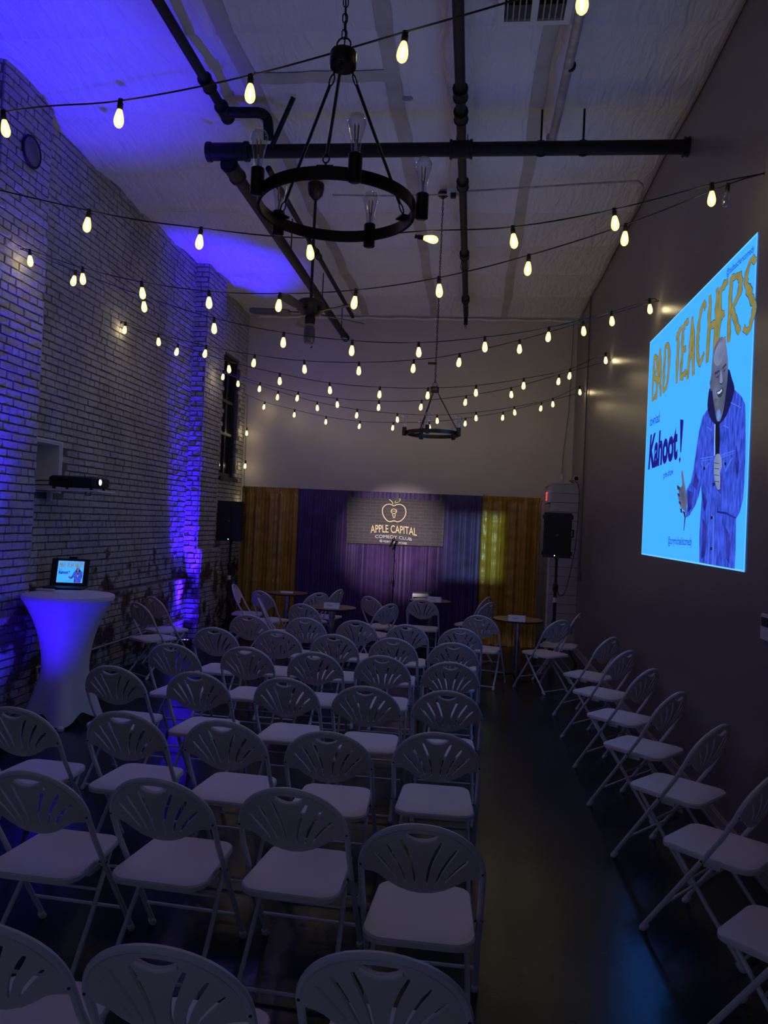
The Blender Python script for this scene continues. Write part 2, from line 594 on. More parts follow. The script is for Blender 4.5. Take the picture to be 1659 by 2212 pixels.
# thicker footing below 0.97 m
MB().box((XP, P1[1], 0), (XP+.07, P2[0], .95)).build('footing', MORTAR, wl, smooth=False)
bk = lay('x', XP, P1[1], P2[0], .97, ZC+.05, panel_skip, 1)+lay('x', XP+.07, P1[1], P2[0], 0, .96, None, 2)
fill(wl, bk)
wl2 = wall_with_hole(XP, P2[1], YF+.1, 6, WIN).build('wall_left', MORTAR, smooth=False)
structure(wl2, 'narrow whitewashed brick wall with the tall dark window near the stage', 'wall')
fill(wl2, lay('x', XP, P2[1], YF, 0, ZC+.05, win_skip, 3))
wl3 = MB().box((XP-.4, YB, 0), (XP, P1[0], 6)).build('wall_left', MORTAR, smooth=False)
structure(wl3, 'whitewashed brick wall at the far left edge nearest the viewer', 'wall')
fill(wl3, lay('x', XP, 2.2, P1[0], 0, ZC+.05, None, 4))
for i, (P, zb, lab) in enumerate(((P1, .93, 'wide brick pilaster beside the white cocktail table'), (P2, 1.36, 'blue lit brick pilaster beside the dark window'))):
    p = MB().box((XP-.1, P[0], 0), (XF, P[1], 6)).box((XP-.1, P[0], 0), (XF+.07, P[1]+.06, zb)).build('brick_pilaster', MORTAR, smooth=False)
    structure(p, lab, 'pilaster')
    b = lay('x', XF, P[0], P[1], zb, ZC+.05, None, 10+i)+lay('y', P[0], XP, XF, zb, ZC+.05, None, 20+i, .2)
    b += lay('x', XF+.07, P[0], P[1]+.06, 0, zb, None, 30+i)+lay('y', P[0], XP, XF+.07, 0, zb, None, 40+i, .2)
    fill(p, b)
# window
wn = thing('window_1', (XP, WIN[0], WIN[2]), 'tall narrow dark sash window in the brick wall by the stage', 'window', kind='structure')
W_, H_ = WIN[1]-WIN[0], WIN[3]-WIN[2]
m = MB()
for a, b in (((0, 0), (W_, .07)), ((0, H_-.07), (W_, H_)), ((0, .07), (.07, H_-.07)), ((W_-.07, .07), (W_, H_-.07))):
    m.box((-.13, a[0], a[1]), (-.05, b[0], b[1]))
m.build('window_frame', WINF, wn, smooth=False)
for z in (H_*.36, H_*.63):
    MB().box((-.12, .07, z-.025), (-.065, W_-.07, z+.025)).build('sash_rail', WINF, wn, smooth=False)
MB().box((-.115, W_*.5-.015, .07), (-.07, W_*.5+.015, H_-.07)).build('mullion', WINF, wn, smooth=False)
for r0, r1 in ((.07, H_*.36-.025), (H_*.36+.025, H_*.63-.025), (H_*.63+.025, H_-.07)):
    for c0, c1 in ((.07, W_*.5-.015), (W_*.5+.015, W_-.07)):
        MB().box((-.105, c0, r0), (-.098, c1, r1)).build('pane', GLASSD, wn, smooth=False)
MB().box((-.05, -.05, -.06), (.05, W_+.05, 0)).build('window_sill', WINF, wn, smooth=False)
# niche lining
nc = thing('wall_niche', (XP, NICHE[0], NICHE[2]), 'white lined niche in the brick wall behind the projector', 'niche')
NW, NH = NICHE[1]-NICHE[0], NICHE[3]-NICHE[2]
MB().box((-.32, 0, 0), (-.30, NW, NH)).build('back_panel', WHITEP, nc, smooth=False)
MB().box((-.30, NW-.02, 0), (.012, NW, NH)).build('side_panel', WHITEP, nc, smooth=False)
MB().box((-.30, 0, 0), (.012, .02, NH)).build('side_panel', WHITEP, nc, smooth=False)
MB().box((-.30, .02, NH-.02), (.012, NW-.02, NH)).build('top_panel', WHITEP, nc, smooth=False)
MB().box((-.30, .02, 0), (.0, NW-.02, .012)).build('bottom_panel', WHITEP, nc, smooth=False)
m = MB().box((.0, NW, -.0), (.022, NW+.02, NH+.02)).box((.0, 0, NH), (.022, NW, NH+.02))
m.build('frame', WHITEP, nc, smooth=False)
# round iron anchor plate on the near pilaster
c = at(62, 328, x=XF)
t = thing('anchor_plate', (XF+.018, c.y, c.z), 'round iron wall plate high on the near brick pilaster', 'plate')
M_ = Matrix.Rotation(PI/2, 4, 'Y')
MB().lathe([(.13, 0), (.13, .012), (.115, .02), (.02, .026), (.0, .026)], 24, M_).build('disc', pm('rusty_plate', (.14, .12, .11), .7, .2, var=.3), t)
MB().tube(circle((.012, 0, 0), .13, 24, 'x'), .012, 6, True).build('rim', IRON, t)
# low conduit on the brick
m = MB().tube([(XP+.10, P1[1]+.1, .36), (XP+.10, P2[0]-.1, .36)], .013, 6)
for y in (7.2, 8.4, 9.6, 10.6):
    m.box((XP+.07, y-.02, .335), (XP+.105, y+.02, .385))
tag(m.build('conduit_pipe', GREYPIPE), 'thin horizontal conduit low along the brick wall', 'pipe')

# ------------------------------------------------------------------ folding chairs
def make_chair():
    root = thing('folding_chair', (0, 0, 0), 'chair', 'chair')
    top = V((0, -.225, .84)); e = V((0, .363, -.932)).normalized(); nb = V((0, -.932, -.363)).normalized()
    A, B = .215, .212
    def sp(u, s, off=0, bow=.02):
        return V((u, 0, 0))+top+e*s+nb*(bow*(1-(u/A)**2)+off)
    # main tube: front foot - seat - arch - other foot
    ear = sp(A, B)
    right = [V((A, .262, .012)), V((A, .12, .222)), V((A, -.02, .430)), V((A, -.10, .552)), V((A, ear.y+.02, ear.z-.035))]
    arch = []
    for k in range(0, 25):
        th = PI*k/24
        cu, su = math.cos(th), math.sin(th)
        arch.append(sp(A*cu, B*(1-su)))
    path = right+arch+[V((-p.x, p.y, p.z)) for p in reversed(right)]
    MB().tube(path, .0115, 8).build('frame', CHAIRT, root)
    # fan back panel with six slots and a hand hole
    bm = bmesh.new()
    def loop(pts):
        vs = [bm.verts.new((u, s, 0)) for u, s in pts]
        for i in range(len(vs)):
            bm.edges.new((vs[i], vs[(i+1) % len(vs)]))
    a, b = A-.006, B-.004
    out = []
    for k in range(0, 29):
        th = PI*k/28
        cu, su = math.cos(th), math.sin(th)
        out.append((a*cu, .008+b*(1-su)))
    out += [(-a, .222), (-.175, .218), (-.15, .224), (-.12, .246), (-.08, .270), (-.04, .284), (0, .288), (.04, .284), (.08, .270), (.12, .246), (.15, .224), (.175, .218), (a, .222)]
    loop(out)
    hole = [(-.060+.120*k/10, .021+.007*((k-5)/5)**2) for k in range(11)]
    hole += [(.060-.120*k/10, .028+.022*(1-((k-5)/5)**2)) for k in range(1, 10)]
    loop(hole)
    for (u0, s0, u1, s1, bend) in ((.070, .052, .021, .244, .012), (.124, .082, .053, .240, .010), (.163, .130, .084, .230, .007)):
        for sg in (1, -1):
            L = []; R = []
            for k in range(7):
                t = k/6
                u = u0+(u1-u0)*t - bend*math.sin(PI*t); s = s0+(s1-s0)*t
                wd = .0080*(1-.55*t)*(.6 if k in (0, 6) else 1)
                L.append((sg*(u-wd), s-wd*.3)); R.append((sg*(u+wd), s+wd*.3))
            loop(L+R[::-1])
    bmesh.ops.triangle_fill(bm, use_beauty=True, use_dissolve=False, edges=bm.edges[:])
    for x in [-.18+.045*i for i in range(9)]:
        bmesh.ops.bisect_plane(bm, geom=bm.verts[:]+bm.edges[:]+bm.faces[:], plane_co=(x, 0, 0), plane_no=(1, 0, 0), dist=1e-5)
    r = bmesh.ops.extrude_face_region(bm, geom=bm.faces[:])
    for v in r['geom']:
        if isinstance(v, bmesh.types.BMVert):
            v.co.z = 1
    for v in bm.verts:
        u, s, z = v.co
        v.co = sp(u, s, -.005+.011*z, .020+.012*math.sin(PI*min(1, s/.28)))
    bmesh.ops.recalc_face_normals(bm, faces=bm.faces)
    me = bpy.data.meshes.new('backrest'); bm.to_mesh(me); bm.free()
    me.materials.append(CHAIRB); me.shade_smooth(); me.set_sharp_from_angle(angle=math.radians(35))
    bk = obj('backrest', me, root)
    lip = [sp(u, .028+.022*(1-(u/.060)**2)+.004, .008, .026) for u in [-.055+.011*i for i in range(11)]]
    MB().tube(lip, .005, 6).build('hand_hole_lip', CHAIRP, bk)
    for sg in (1, -1):
        p = sp(sg*A, B*.92)
        MB().tube([p+nb*.010, p+nb*.0135], .0042, 8).build('rivet', RIVET, bk)
    # seat
    prof = []
    def corner(cx, cy, r, a0):
        for k in range(6):
            t = a0+PI/2*k/5
            prof.append((cx+r*math.cos(t), cy+r*math.sin(t)))
    wf_, wb_ = .182, .200
    corner(wf_-.06, .215-.06, .06, 0); corner(-wf_+.06, .215-.06, .06, PI/2)
    corner(-wb_+.08, -.222+.08, .08, PI); corner(wb_-.08, -.222+.08, .08, 1.5*PI)
    m = MB()
    levels = ((.93, .402), (1.0, .408), (1.0, .425), (.975, .4315), (.8, .4295), (.4, .426))
    n = len(prof)
    for k, (sc_, z) in enumerate(levels):
        m.v += [(x*sc_, .015+(y-.015)*sc_, z) for x, y in prof]
        if k:
            for i in range(n):
                j = (i+1) % n
                m.f.append(((k-1)*n+i, (k-1)*n+j, k*n+j, k*n+i))
    m.f.append(tuple(range(n-1, -1, -1))); m.f.append(tuple((len(levels)-1)*n+i for i in range(n)))
    st = m.build('seat', CHAIRP, root)
    for sg in (1, -1):
        MB().box((sg*.186-.012, -.085, .388), (sg*.186+.012, -.01, .409)).build('seat_bracket', CHAIRP, st, smooth=False)
        p = V((sg*A, -.012, .418))
        MB().tube([p+V((sg*-.02, 0, 0)), p+V((sg*.015, 0, 0))], .005, 8).build('rivet', RIVET, st)
    # rear legs with low U bar
    for sg in (1, -1):
        MB().tube([(sg*.165, .135, .403), (sg*.180, -.02, .215), (sg*.188, -.195, .012)], .0105, 8).build('leg', CHAIRT, root)
    u = [V((.188, -.165, .05)), V((.183, -.176, .034)), V((.165, -.180, .028))]
    MB().tube(u+[V((-p.x, p.y, p.z)) for p in reversed(u)], .0075, 8).build('crossbar', CHAIRT, root)
    MB().tube([(A, .175, .14), (-A, .175, .14)], .0075, 8).build('crossbar', CHAIRT, root)
    MB().tube([(.186, .03, .28), (-.186, .03, .28)], .006, 8).build('crossbar', CHAIRT, root)
    for sg in (1, -1):
        for (x, y, dy) in ((A, .262, -.56), (.188, -.195, .66)):
            d = V((0, dy, .83)).normalized()
            p = V((sg*x, y, .0))
            MB().tube([p+V((0, 0, .0)), p+V((0, 0, .006)), p+d*.02, p+d*.04], [.013, .0155, .0155, .0135], 8).build('foot_cap', CHAIRP, root)
    return root
CHAIR0 = make_chair()
CK = 1.0275             # overall chair size: back top at 0.863 m
used = [False]
def chair(P, face, label, group):
    """P: ground point under the middle of the back's top edge; face: direction the sitter looks"""
    f = V((face[0], face[1], 0)).normalized()
    c = copy_tree(CHAIR0) if used[0] else CHAIR0
    used[0] = True
    c.scale = (CK, CK, CK)
    c.location = (P[0]+f.x*.235*CK, P[1]+f.y*.235*CK, 0)
    c.rotation_euler = (0, 0, math.atan2(-f.x, f.y))
    tag(c, label, 'chair', group)
    return c
ORD = ['first', 'second', 'third', 'fourth', 'fifth', 'sixth', 'seventh']
ROWS = [
    [(825, 2055, .03), (340, 2040, .02), (-52, 1985, .02)],
    [(912, 1780, .00), (625, 1702, .05), (335, 1680, .06), (60, 1665, .05)],
    [(945, 1582, -.02), (707, 1580, .0), (480, 1556, .04), (262, 1537, .04), (28, 1527, .05)],
    [(967, 1492, -.02), (789, 1482, .02), (615, 1464, .03), (422, 1451, .04), (240, 1438, .08)],
    [(974, 1430, -.02), (825, 1416, .02), (679, 1408, .0), (530, 1397, .03), (370, 1390, .05)],
    [(980, 1388, .0), (849, 1378, .02), (721, 1370, .0), (598, 1361, .03), (462, 1355, .05)],
    [(995, 1357, .0), (879, 1349, .0), (769, 1340, .03), (659, 1334, .02), (536, 1328, .04)]]
for r, row in enumerate(ROWS):
    rn = 'nearest row to the camera' if r == 0 else ('row nearest the stage tables' if r == 6 else ORD[r]+' row from the camera')
    for k, (px, py, a) in enumerate(row):
        P = at(px, py, z=.863)
        pos = 'at the aisle end' if k == 0 else ORD[k]+' from the aisle'
        chair(P, (math.sin(a), math.cos(a)), 'white fan-back folding chair in the %s, %s' % (rn, pos), 'white folding chairs in audience rows')
WC = [(1.43, 2.86), (1.435, 3.71), (1.44, 4.52), (1.43, 5.37), (1.44, 6.21), (1.44, 7.09), (1.455, 7.93)]
for k, P in enumerate(WC):
    pos = 'nearest the camera' if k == 0 else ('farthest from the camera' if k == 6 else ORD[k]+' from the camera')
    chair(P, (-.76, .65+random.uniform(-.04, .04)), 'white folding chair angled against the taupe wall, '+pos, 'white folding chairs along the taupe wall')
def vip(bp, seat=None, face=None, label=''):
    P = at(*bp, z=.863)
    if seat:
        S = at(*seat, z=.445)
        face = (S.x-P.x, S.y-P.y)
    return chair(P, face, label, 'white folding chairs around the small tables')
vip((296, 1301), face=(0.56, 0.83), label='white folding chair beside the brick wall, the nearer of two')
vip((328, 1288), face=(0.56, 0.83), label='white folding chair beside the brick wall, the farther of two')
vip((505, 1262), face=(0.995, 0.09), label='folding chair lit blue beside the left speaker stand')
vip((562, 1276), face=(0.5, 0.87), label='folding chair turned to the stage just left of the leftmost round table')
vip((560, 1292), face=(0.965, 0.26), label='folding chair seen edge-on in front of the leftmost round table')
vip((653, 1304), face=(0.26, 0.97), label='folding chair in front of the second round table from the brick wall')
vip((690, 1280), face=(-0.71, 0.71), label='folding chair behind the second round table, nearer its left side')
vip((734, 1273), face=(-0.95, 0.3), label='folding chair seen narrow behind the second round table, nearest the mic stand')
vip((797, 1288), face=(.62, .78), label='folding chair turned right beneath the mic stand')
vip((844, 1304), face=(-0.8, 0.6), label='folding chair turned left beneath the mic stand')
vip((912, 1295), face=(.08, .99), label='folding chair facing straight at the third round table and steel stool')
vip((1054, 1290), face=(-0.93, 0.36), label='folding chair seen narrow before the right gold curtain, the farther one')
vip((1059, 1301), face=(-0.86, 0.52), label='folding chair seen narrow before the right gold curtain, the nearer one')
vip((1035, 1329), face=(0.28, 0.96), label='folding chair just left of the rightmost round table')
vip((1213, 1339), face=(-0.66, 0.75), label='folding chair just right of the rightmost round table')
vip((1251, 1325), face=(-.95, .28), label='folding chair under the right speaker, against the white shiplap')

# ------------------------------------------------------------------ small round tables
def bistro(c, label, seed):
    t = thing('round_table', (c.x, c.y, 0), label, 'table', 'small round tables', rz=seed)
    R = .315
    MB().lathe([(R-.01, .728), (R, .731), (R, .7495), (R-.004, .7505), (0, .7505)], 40).build('tabletop', WOOD, t)
    MB().lathe([(R-.006, .7265), (R+.003, .729), (R+.0035, .740), (R+.003, .746), (R-.001, .747)], 40).build('edge_band', BLACK, t)
    MB().lathe([(.10, .715), (.10, .7265), (.0, .7265)], 20).build('mounting_plate', BLACK, t)
    MB().lathe([(.036, .05), (.036, .60), (.044, .605), (.044, .715)], 18).build('column', CHROME, t)
    MB().lathe([(.05, .035), (.06, .05), (.05, .09), (.038, .10)], 18).build('hub', BLACK, t)
    for k in range(4):
        a = PI/4+k*PI/2
        d = V((math.cos(a), math.sin(a), 0))
        MB().tube([d*.03+V((0, 0, .065)), d*.18+V((0, 0, .045)), d*.30+V((0, 0, .022))], [.02, .017, .013], 8).build('foot', BLACK, t)
        MB().lathe([(.015, 0), (.015, .016), (.008, .02)], 10, Matrix.Translation(d*.295)).build('glide', BLACK, t)
    return t
def card(c, rz, label, w_=.21, h_=.075):
    t = thing('name_card', (c.x, c.y, .7506), label, 'card', 'folded reserved cards on the round tables', rz=rz)
    m = MB().add([(-w_/2, -.035, 0), (w_/2, -.035, 0), (w_/2, .0, h_), (-w_/2, .0, h_), (w_/2, .035, 0), (-w_/2, .035, 0),
                  (-w_/2, -.033, 0), (w_/2, -.033, 0), (w_/2, 0, h_-.003), (-w_/2, 0, h_-.003), (w_/2, .033, 0), (-w_/2, .033, 0)],
                 [(0, 1, 2, 3), (3, 2, 4, 5), (7, 6, 9, 8), (8, 9, 11, 10), (0, 6, 7, 1), (5, 4, 10, 11), (0, 3, 9, 6), (3, 5, 11, 9), (1, 7, 8, 2), (2, 8, 10, 4)])
    m.build('folded_card', PAPER, t, smooth=False)
    vs, fs = text2d('Vips', 0, .35)
    M = MB()
    for x, y in vs:
        s = .32+.30*y
        M.v.append(((x-.5)*.065-.02, -.035+.035*s-.0012, h_*s+.0006))
    M.f = fs
    M.build('handwriting', INK, t, smooth=False)
T1, T2, T3, T4 = at(621, 1280, z=.75), at(718, 1311, z=.75), at(929, 1297, z=.75), at(1119, 1337, z=.75)
bistro(T1, 'small round wood-topped table before the left gold curtain', .1)
bistro(T2, 'small round wood-topped table left of the mic stand, second from the brick wall', .9)
bistro(T3, 'small round wood-topped table behind the steel stool, right of the mic stand', .2)
bistro(T4, 'small round wood-topped table before the right gold curtain', .78)
card(T1+V((.0, -.02, 0)), -.05, 'white card lying low on the table by the left gold curtain', .2, .02)
card(at(717, 1314, z=.75), -.06, 'folded white name card on the table left of the mic stand')
card(at(938, 1300, z=.75), -.06, 'folded white name card on the table behind the folding chair')
card(at(1116, 1342, z=.75), -.09, 'folded white name card on the table by the right gold curtain')

# steel stool on the stage
c = at(910, 1279, y=12.36)
t = thing('steel_stool', (c.x, c.y, 0), 'shiny steel bar stool on the stage behind the folding chair', 'stool')
ZS = c.z
m = MB().rbox((-.155, -.155, ZS-.022), (.155, .155, ZS), .03)
m.build('seat', STEEL, t)
m = MB()
for s in (0, 1, 2, 3):
    R_ = Matrix.Rotation(s*PI/2, 4, 'Z')
    q = MB().add([(-.15, -.152, ZS-.02), (.15, -.152, ZS-.02), (.155, -.156, ZS-.13), (.11, -.155, ZS-.07), (-.11, -.155, ZS-.07), (-.155, -.156, ZS-.13)], [(0, 1, 3, 4), (0, 4, 5), (1, 2, 3)])
    q.xf(R_); m.add(q.v, q.f)
m.build('apron', STEEL, t, smooth=False)
for sx in (1, -1):
    for sy in (1, -1):
        MB().tube([(sx*.145, sy*.145, ZS-.02), (sx*.20, sy*.20, 0)], [.020, .013], 6).build('leg', STEEL, t)
for s in range(4):
    a = V((1, 1, 0)) if s % 2 == 0 else V((1, -1, 0))
    p0 = Matrix.Rotation(s*PI/2, 3, 'Z') @ V((.183, .183, .24)); p1 = Matrix.Rotation((s+1)*PI/2, 3, 'Z') @ V((.183, .183, .24))
    MB().tube([p0, p1], .009, 6).build('footrest', STEEL, t)

# ------------------------------------------------------------------ cocktail table, laptop
c = at(149, 1283, y=6.58)
CT = V((c.x, c.y, 0))
ZT = c.z
t = thing('cocktail_table', CT, 'tall round cocktail table in a white stretch cover beside the brick wall', 'table')
m = MB()
NS, NL = 96, 34
rot0 = -1.12
for l in range(NL+1):
    f = l/NL
    for k in range(NS):
        th = 2*PI*k/NS
        q = abs(math.cos(2*(th-rot0)))          # 1 at the four feet
        sharp = q**3
        zb = .02+.085*(1-q**1.6)
        z = zb+(ZT-.045-zb)*f
        g = z/(ZT-.045)
        rw = .20+.185*max(0, (g-.42)/.58)**2.1
        low = max(0, (.42-g)/.42)
        lob = .165+.04*low
        rfoot = .20+(.355-.20)*low**1.15
        rmid = .20+(.245-.20)*low**1.3
        if g < .42:
            r = rmid+(rfoot-rmid)*sharp
        else:
            r = rw*(1+.02*(sharp-.5)*max(0, 1-(g-.42)*4))
        m.v.append((r*math.cos(th), r*math.sin(th), z))
for l in range(NL):
    for k in range(NS):
        j = (k+1) % NS
        m.f.append((l*NS+k, l*NS+j, (l+1)*NS+j, (l+1)*NS+k))
m.build('stretch_cover', SPANDEX, t)
MB().lathe([(.383, ZT-.046), (.392, ZT-.042), (.395, ZT-.02), (.392, ZT-.004), (.38, ZT), (0, ZT)], 56).build('covered_top', SPANDEX, t)
for k in range(4):
    a = rot0+k*PI/2
    MB().lathe([(.03, 0), (.032, .02), (.02, .035)], 12, Matrix.Translation((.34*math.cos(a), .34*math.sin(a), 0))).build('foot_pocket', SPANDEX, t)
MB().lathe([(.03, .03), (.03, ZT-.05)], 12).build('pole', IRON, t)

# ---- the slide (shown on the wall and on the laptop), laid out in 0..1 x 0..1
SY0, SY1 = at(1396, 960, x=XR).y, at(1624, 860, x=XR).y      # far and near edges on the wall
SZ0, SZ1 = at(1384, 1196, x=XR).z-.005, at(1407, 738, x=XR).z+.005
def uv(px, py):
    p = at(px, py, x=XR)
    return ((SY0-p.y)/(SY0-SY1), (p.z-SZ0)/(SZ1-SZ0))
z6 = lambda X, Y: uv(1360+X/5.027, 820+Y/5.027)
zc = lambda X, Y: uv(1180+X/2.835, 480+Y/2.835)
SKYB = em('slide_light_blue', (.060, .45, 1.9), 1.0)
EDGE = em('slide_pale_edge', (.16, .62, 1.0), 1.0)
GOLDL = em('slide_mustard', (.25, .225, .07), 1.0, .15, 30)
OUTL = em('slide_letter_shadow', (.03, .10, .16), 1.0)
DENIM = em('slide_denim', (.026, .07, .66), 1.0, .5, 7, stretch=(11, 2.5, 1))
DENIMD = em('slide_denim_dark', (.012, .02, .30), 1.0, .4, 14)
DENIML = em('slide_denim_seam', (.07, .16, .85), 1.0)
HOOD = em('slide_hood', (.012, .012, .085), 1.0)
SKIN = em('slide_skin', (.105, .125, .24), 1.0, .4, 9)
SKINL = em('slide_skin_light', (.19, .24, .42), 1.0, .25, 8)
SKIND = em('slide_skin_shadow', (.035, .035, .07), 1.0)
TEETH = em('slide_teeth', (.42, .6, .9), 1.0)
BLK = em('slide_black', (.008, .01, .03), 1.0)
NAVYT = em('slide_navy_text', (.016, .012, .22), 1.0)
SMALLT = em('slide_small_text', (.012, .05, .13), 1.0)
SLIDE = []      # (name, mesh, layer)
def slide_poly(name, mat, pts, layer, smooth_sub=0):
    if smooth_sub:
        P = [V((x, y, 0)) for x, y in pts]
        n = len(P); out = []
        for i in range(n):
            a, b, c_, d = P[i-1], P[i], P[(i+1) % n], P[(i+2) % n]
            for k in range(smooth_sub):
                t_ = k/smooth_sub
                q = .5*((2*b)+(c_-a)*t_+(2*a-5*b+4*c_-d)*t_*t_+(3*b-a-3*c_+d)*t_**3)
                out.append((q.x, q.y))
        pts = out
    bm = bmesh.new()
    vs = [bm.verts.new((x, y, 0)) for x, y in pts]
    es = [bm.edges.new((vs[i], vs[(i+1) % len(vs)])) for i in range(len(vs))]
    bmesh.ops.triangle_fill(bm, use_beauty=True, edges=es)
    for f in bm.faces:
        if f.normal.z < 0:
            f.normal_flip()
    me = bpy.data.meshes.new(name); bm.to_mesh(me); bm.free()
    me.materials.append(mat)
    SLIDE.append((name, me, layer))
def slide_text(name, s, mat, p_bl, p_br, p_tl, p_tr=None, layer=2, bold=.01, shear=0):
    """text fitted between measured corners: bottom-left, bottom-right, top-left"""
    vs, fs = text2d(s, bold, shear)
    o_, ux, uy = V(p_bl), V(p_br)-V(p_bl), V(p_tl)-V(p_bl)
    uxy = (V(p_tr)-V(p_tl)-ux) if p_tr else ux*0
    me = bpy.data.meshes.new(name)
    me.from_pydata([tuple((o_+ux*x+uy*y+uxy*(x*y)))+(0,) for x, y in vs], [], fs)
    me.materials.append(mat)
    SLIDE.append((name, me, layer))
def quad(a, b, c_, d):
    return [(a, c_), (b, c_), (b, d), (a, d)]
slide_poly('slide_background', SKYB, quad(0, 1, 0, 1), 0)
for a in (quad(0, 1, 0, .006), quad(0, 1, .994, 1), quad(0, .005, .006, .994), quad(.995, 1, .006, .994)):
    slide_poly('slide_edge', EDGE, a, 1)
# hand-brushed title letters
STROKES = {
 'B': [[(.15, 1), (.12, 0)], [(.12, .97), (.75, .85), (.7, .62), (.15, .52)], [(.15, .52), (.9, .38), (.8, .1), (.1, .02)]],
 'A': [[(.5, 1), (.05, 0)], [(.5, 1), (.95, 0)], [(.22, .36), (.82, .36)]],
 'D': [[(.15, 1), (.12, .02)], [(.12, .98), (.75, .85), (.95, .5), (.7, .15), (.1, .03)]],
 'T': [[(.5, .95), (.45, 0)], [(.02, .86), (.98, .98)]],
 'E': [[(.2, .98), (.15, .02)], [(.18, .92), (.95, .98)], [(.18, .5), (.75, .53)], [(.15, .05), (.95, .12)]],
 'C': [[(.92, .88), (.6, .99), (.2, .75), (.1, .4), (.4, .05), (.92, .18)]],
 'H': [[(.12, 1), (.08, 0)], [(.9, 1), (.86, 0)], [(.1, .5), (.88, .5)]],
 'R': [[(.15, 1), (.12, 0)], [(.12, .97), (.8, .88), (.8, .62), (.2, .48)], [(.3, .48), (.95, .02)]],
 'S': [[(.92, .9), (.45, .98), (.12, .74), (.5, .52), (.9, .28), (.5, .03), (.06, .12)]]}
def brush(ch, cx, top, bot, hw, seed):
    rr = random.Random(seed)
    b0 = zc(cx-hw, bot); b1 = zc(cx+hw, bot-hw*.75); t0 = zc(cx-hw, top+hw*.9)
    o_ = V(b0); ux = V((b1[0]-b0[0], 0)); uy = V((0, t0[1]-b0[1]))
    for mat, gr, ly in ((OUTL, 1.28, 1.5), (GOLDL, 1, 2)):
        for st in STROKES[ch]:
            P = spline([(a, b, 0) for a, b in st], 5) if len(st) > 2 else [V((st[0][0]+(st[1][0]-st[0][0])*i/7, st[0][1]+(st[1][1]-st[0][1])*i/7, 0)) for i in range(8)]
            W = [o_+ux*p.x+uy*p.y for p in P]
            r2 = random.Random(seed+len(st))
            L = []; R = []
            for i, p in enumerate(W):
                d = (W[min(i+1, len(W)-1)]-W[max(i-1, 0)]).normalized()
                n = V((-d.y, d.x))
                wd = (.0098*gr if gr == 1 else .0122)*(.75+.5*math.sin(PI*(i+.5)/len(W)))
                L.append(p+n*wd*(1+r2.uniform(-.35, .35))); R.append(p-n*wd*(1+r2.uniform(-.35, .35)))
            me = bpy.data.meshes.new('title_letter')
            k = len(L)
            me.from_pydata([(p.x, p.y, 0) for p in L+R], [], [(i, i+1, k+i+1, k+i) for i in range(k-1)])
            me.materials.append(mat)
            SLIDE.append(('title_letter', me, ly))
for i, (ch, cx, top, bot, hw) in enumerate((('B', 663, 815, 1100, 16), ('A', 688, 785, 1090, 15), ('D', 732, 745, 1055, 18), ('T', 802, 665, 1000, 18), ('E', 842, 620, 980, 22),
        ('A', 885, 590, 965, 20), ('C', 945, 520, 900, 27), ('H', 1012, 440, 865, 28), ('E', 1075, 385, 800, 30), ('R', 1150, 320, 745, 40), ('S', 1243, 240, 700, 38))):
    brush(ch, cx, top, bot, hw, 50+i)
slide_text('handle_text', '@badteacherscomedy', SMALLT, zc(1108, 345), zc(1278, 190), zc(1108, 290))
slide_text('small_text', 'download', SMALLT, z6(225, 512), z6(330, 460), z6(227, 405))
slide_text('brand_text', 'Kahoot', NAVYT, z6(205, 985), z6(525, 868), z6(232, 600), z6(530, 465), bold=.045)
slide_poly('exclamation_mark', NAVYT, [z6(555, 432), z6(592, 438), z6(566, 790), z6(555, 790)], 2)
slide_poly('exclamation_dot', NAVYT, [z6(540, 865), z6(555, 835), z6(560, 870), z6(548, 910)], 2)
slide_text('small_text', 'pre-show', SMALLT, z6(372, 1100), z6(478, 1055), z6(375, 1000))
slide_text('handle_text', '@corymichaeliscomedy', SMALLT, z6(422, 1812), z6(680, 1832), z6(424, 1700))
Z = lambda L: [z6(*p) for p in L]
slide_poly('denim_jacket', DENIM, Z([(850, 330), (800, 400), (765, 550), (735, 720), (700, 980), (672, 1110), (622, 1205), (632, 1380), (615, 1500), (655, 1478), (720, 1365), (760, 1260), (782, 1150),
    (790, 1300), (775, 1500), (765, 1700), (765, 1985), (900, 2012), (1148, 2055), (1160, 1850), (1165, 1512), (1205, 1440), (1240, 1300), (1256, 1100), (1265, 900), (1270, 600), (1265, 270), (1222, 180), (1150, 112), (1000, 250)]), 3)
slide_poly('hood', HOOD, Z([(1078, -115), (1120, -10), (1146, 75), (1143, 140), (1110, 260), (1060, 390), (1000, 470), (950, 490), (890, 430), (855, 320), (862, 180), (890, 80), (1000, 100)]), 4, 3)
slide_poly('head', SKIN, Z([(1015, -468), (960, -413), (924, -323), (906, -214), (897, -60), (890, -20), (888, 60), (905, 110), (920, 230), (935, 320), (950, 420), (975, 462), (1000, 430), (1030, 320), (1055, 150), (1066, 58), (1076, -60), (1078, -169), (1074, -259), (1055, -395)]), 5, 3)
slide_poly('forehead_light', SKINL, Z([(985, -400), (940, -310), (925, -200), (960, -150), (1010, -190), (1030, -300), (1020, -400)]), 6, 3)
slide_poly('eyebrow', SKIND, Z([(935, -75), (985, -105), (990, -88), (940, -50)]), 7)
slide_poly('eyebrow', SKIND, Z([(1018, -130), (1060, -180), (1063, -160), (1022, -108)]), 7)
slide_poly('eye', SKIND, Z([(945, -22), (965, -38), (985, -48), (968, -20)]), 7)
slide_poly('eye', SKIND, Z([(1025, -82), (1042, -112), (1060, -125), (1046, -88)]), 7)
slide_poly('nose', SKINL, Z([(1000, -90), (1012, -80), (1022, 20), (1008, 40), (988, 30)]), 7, 2)
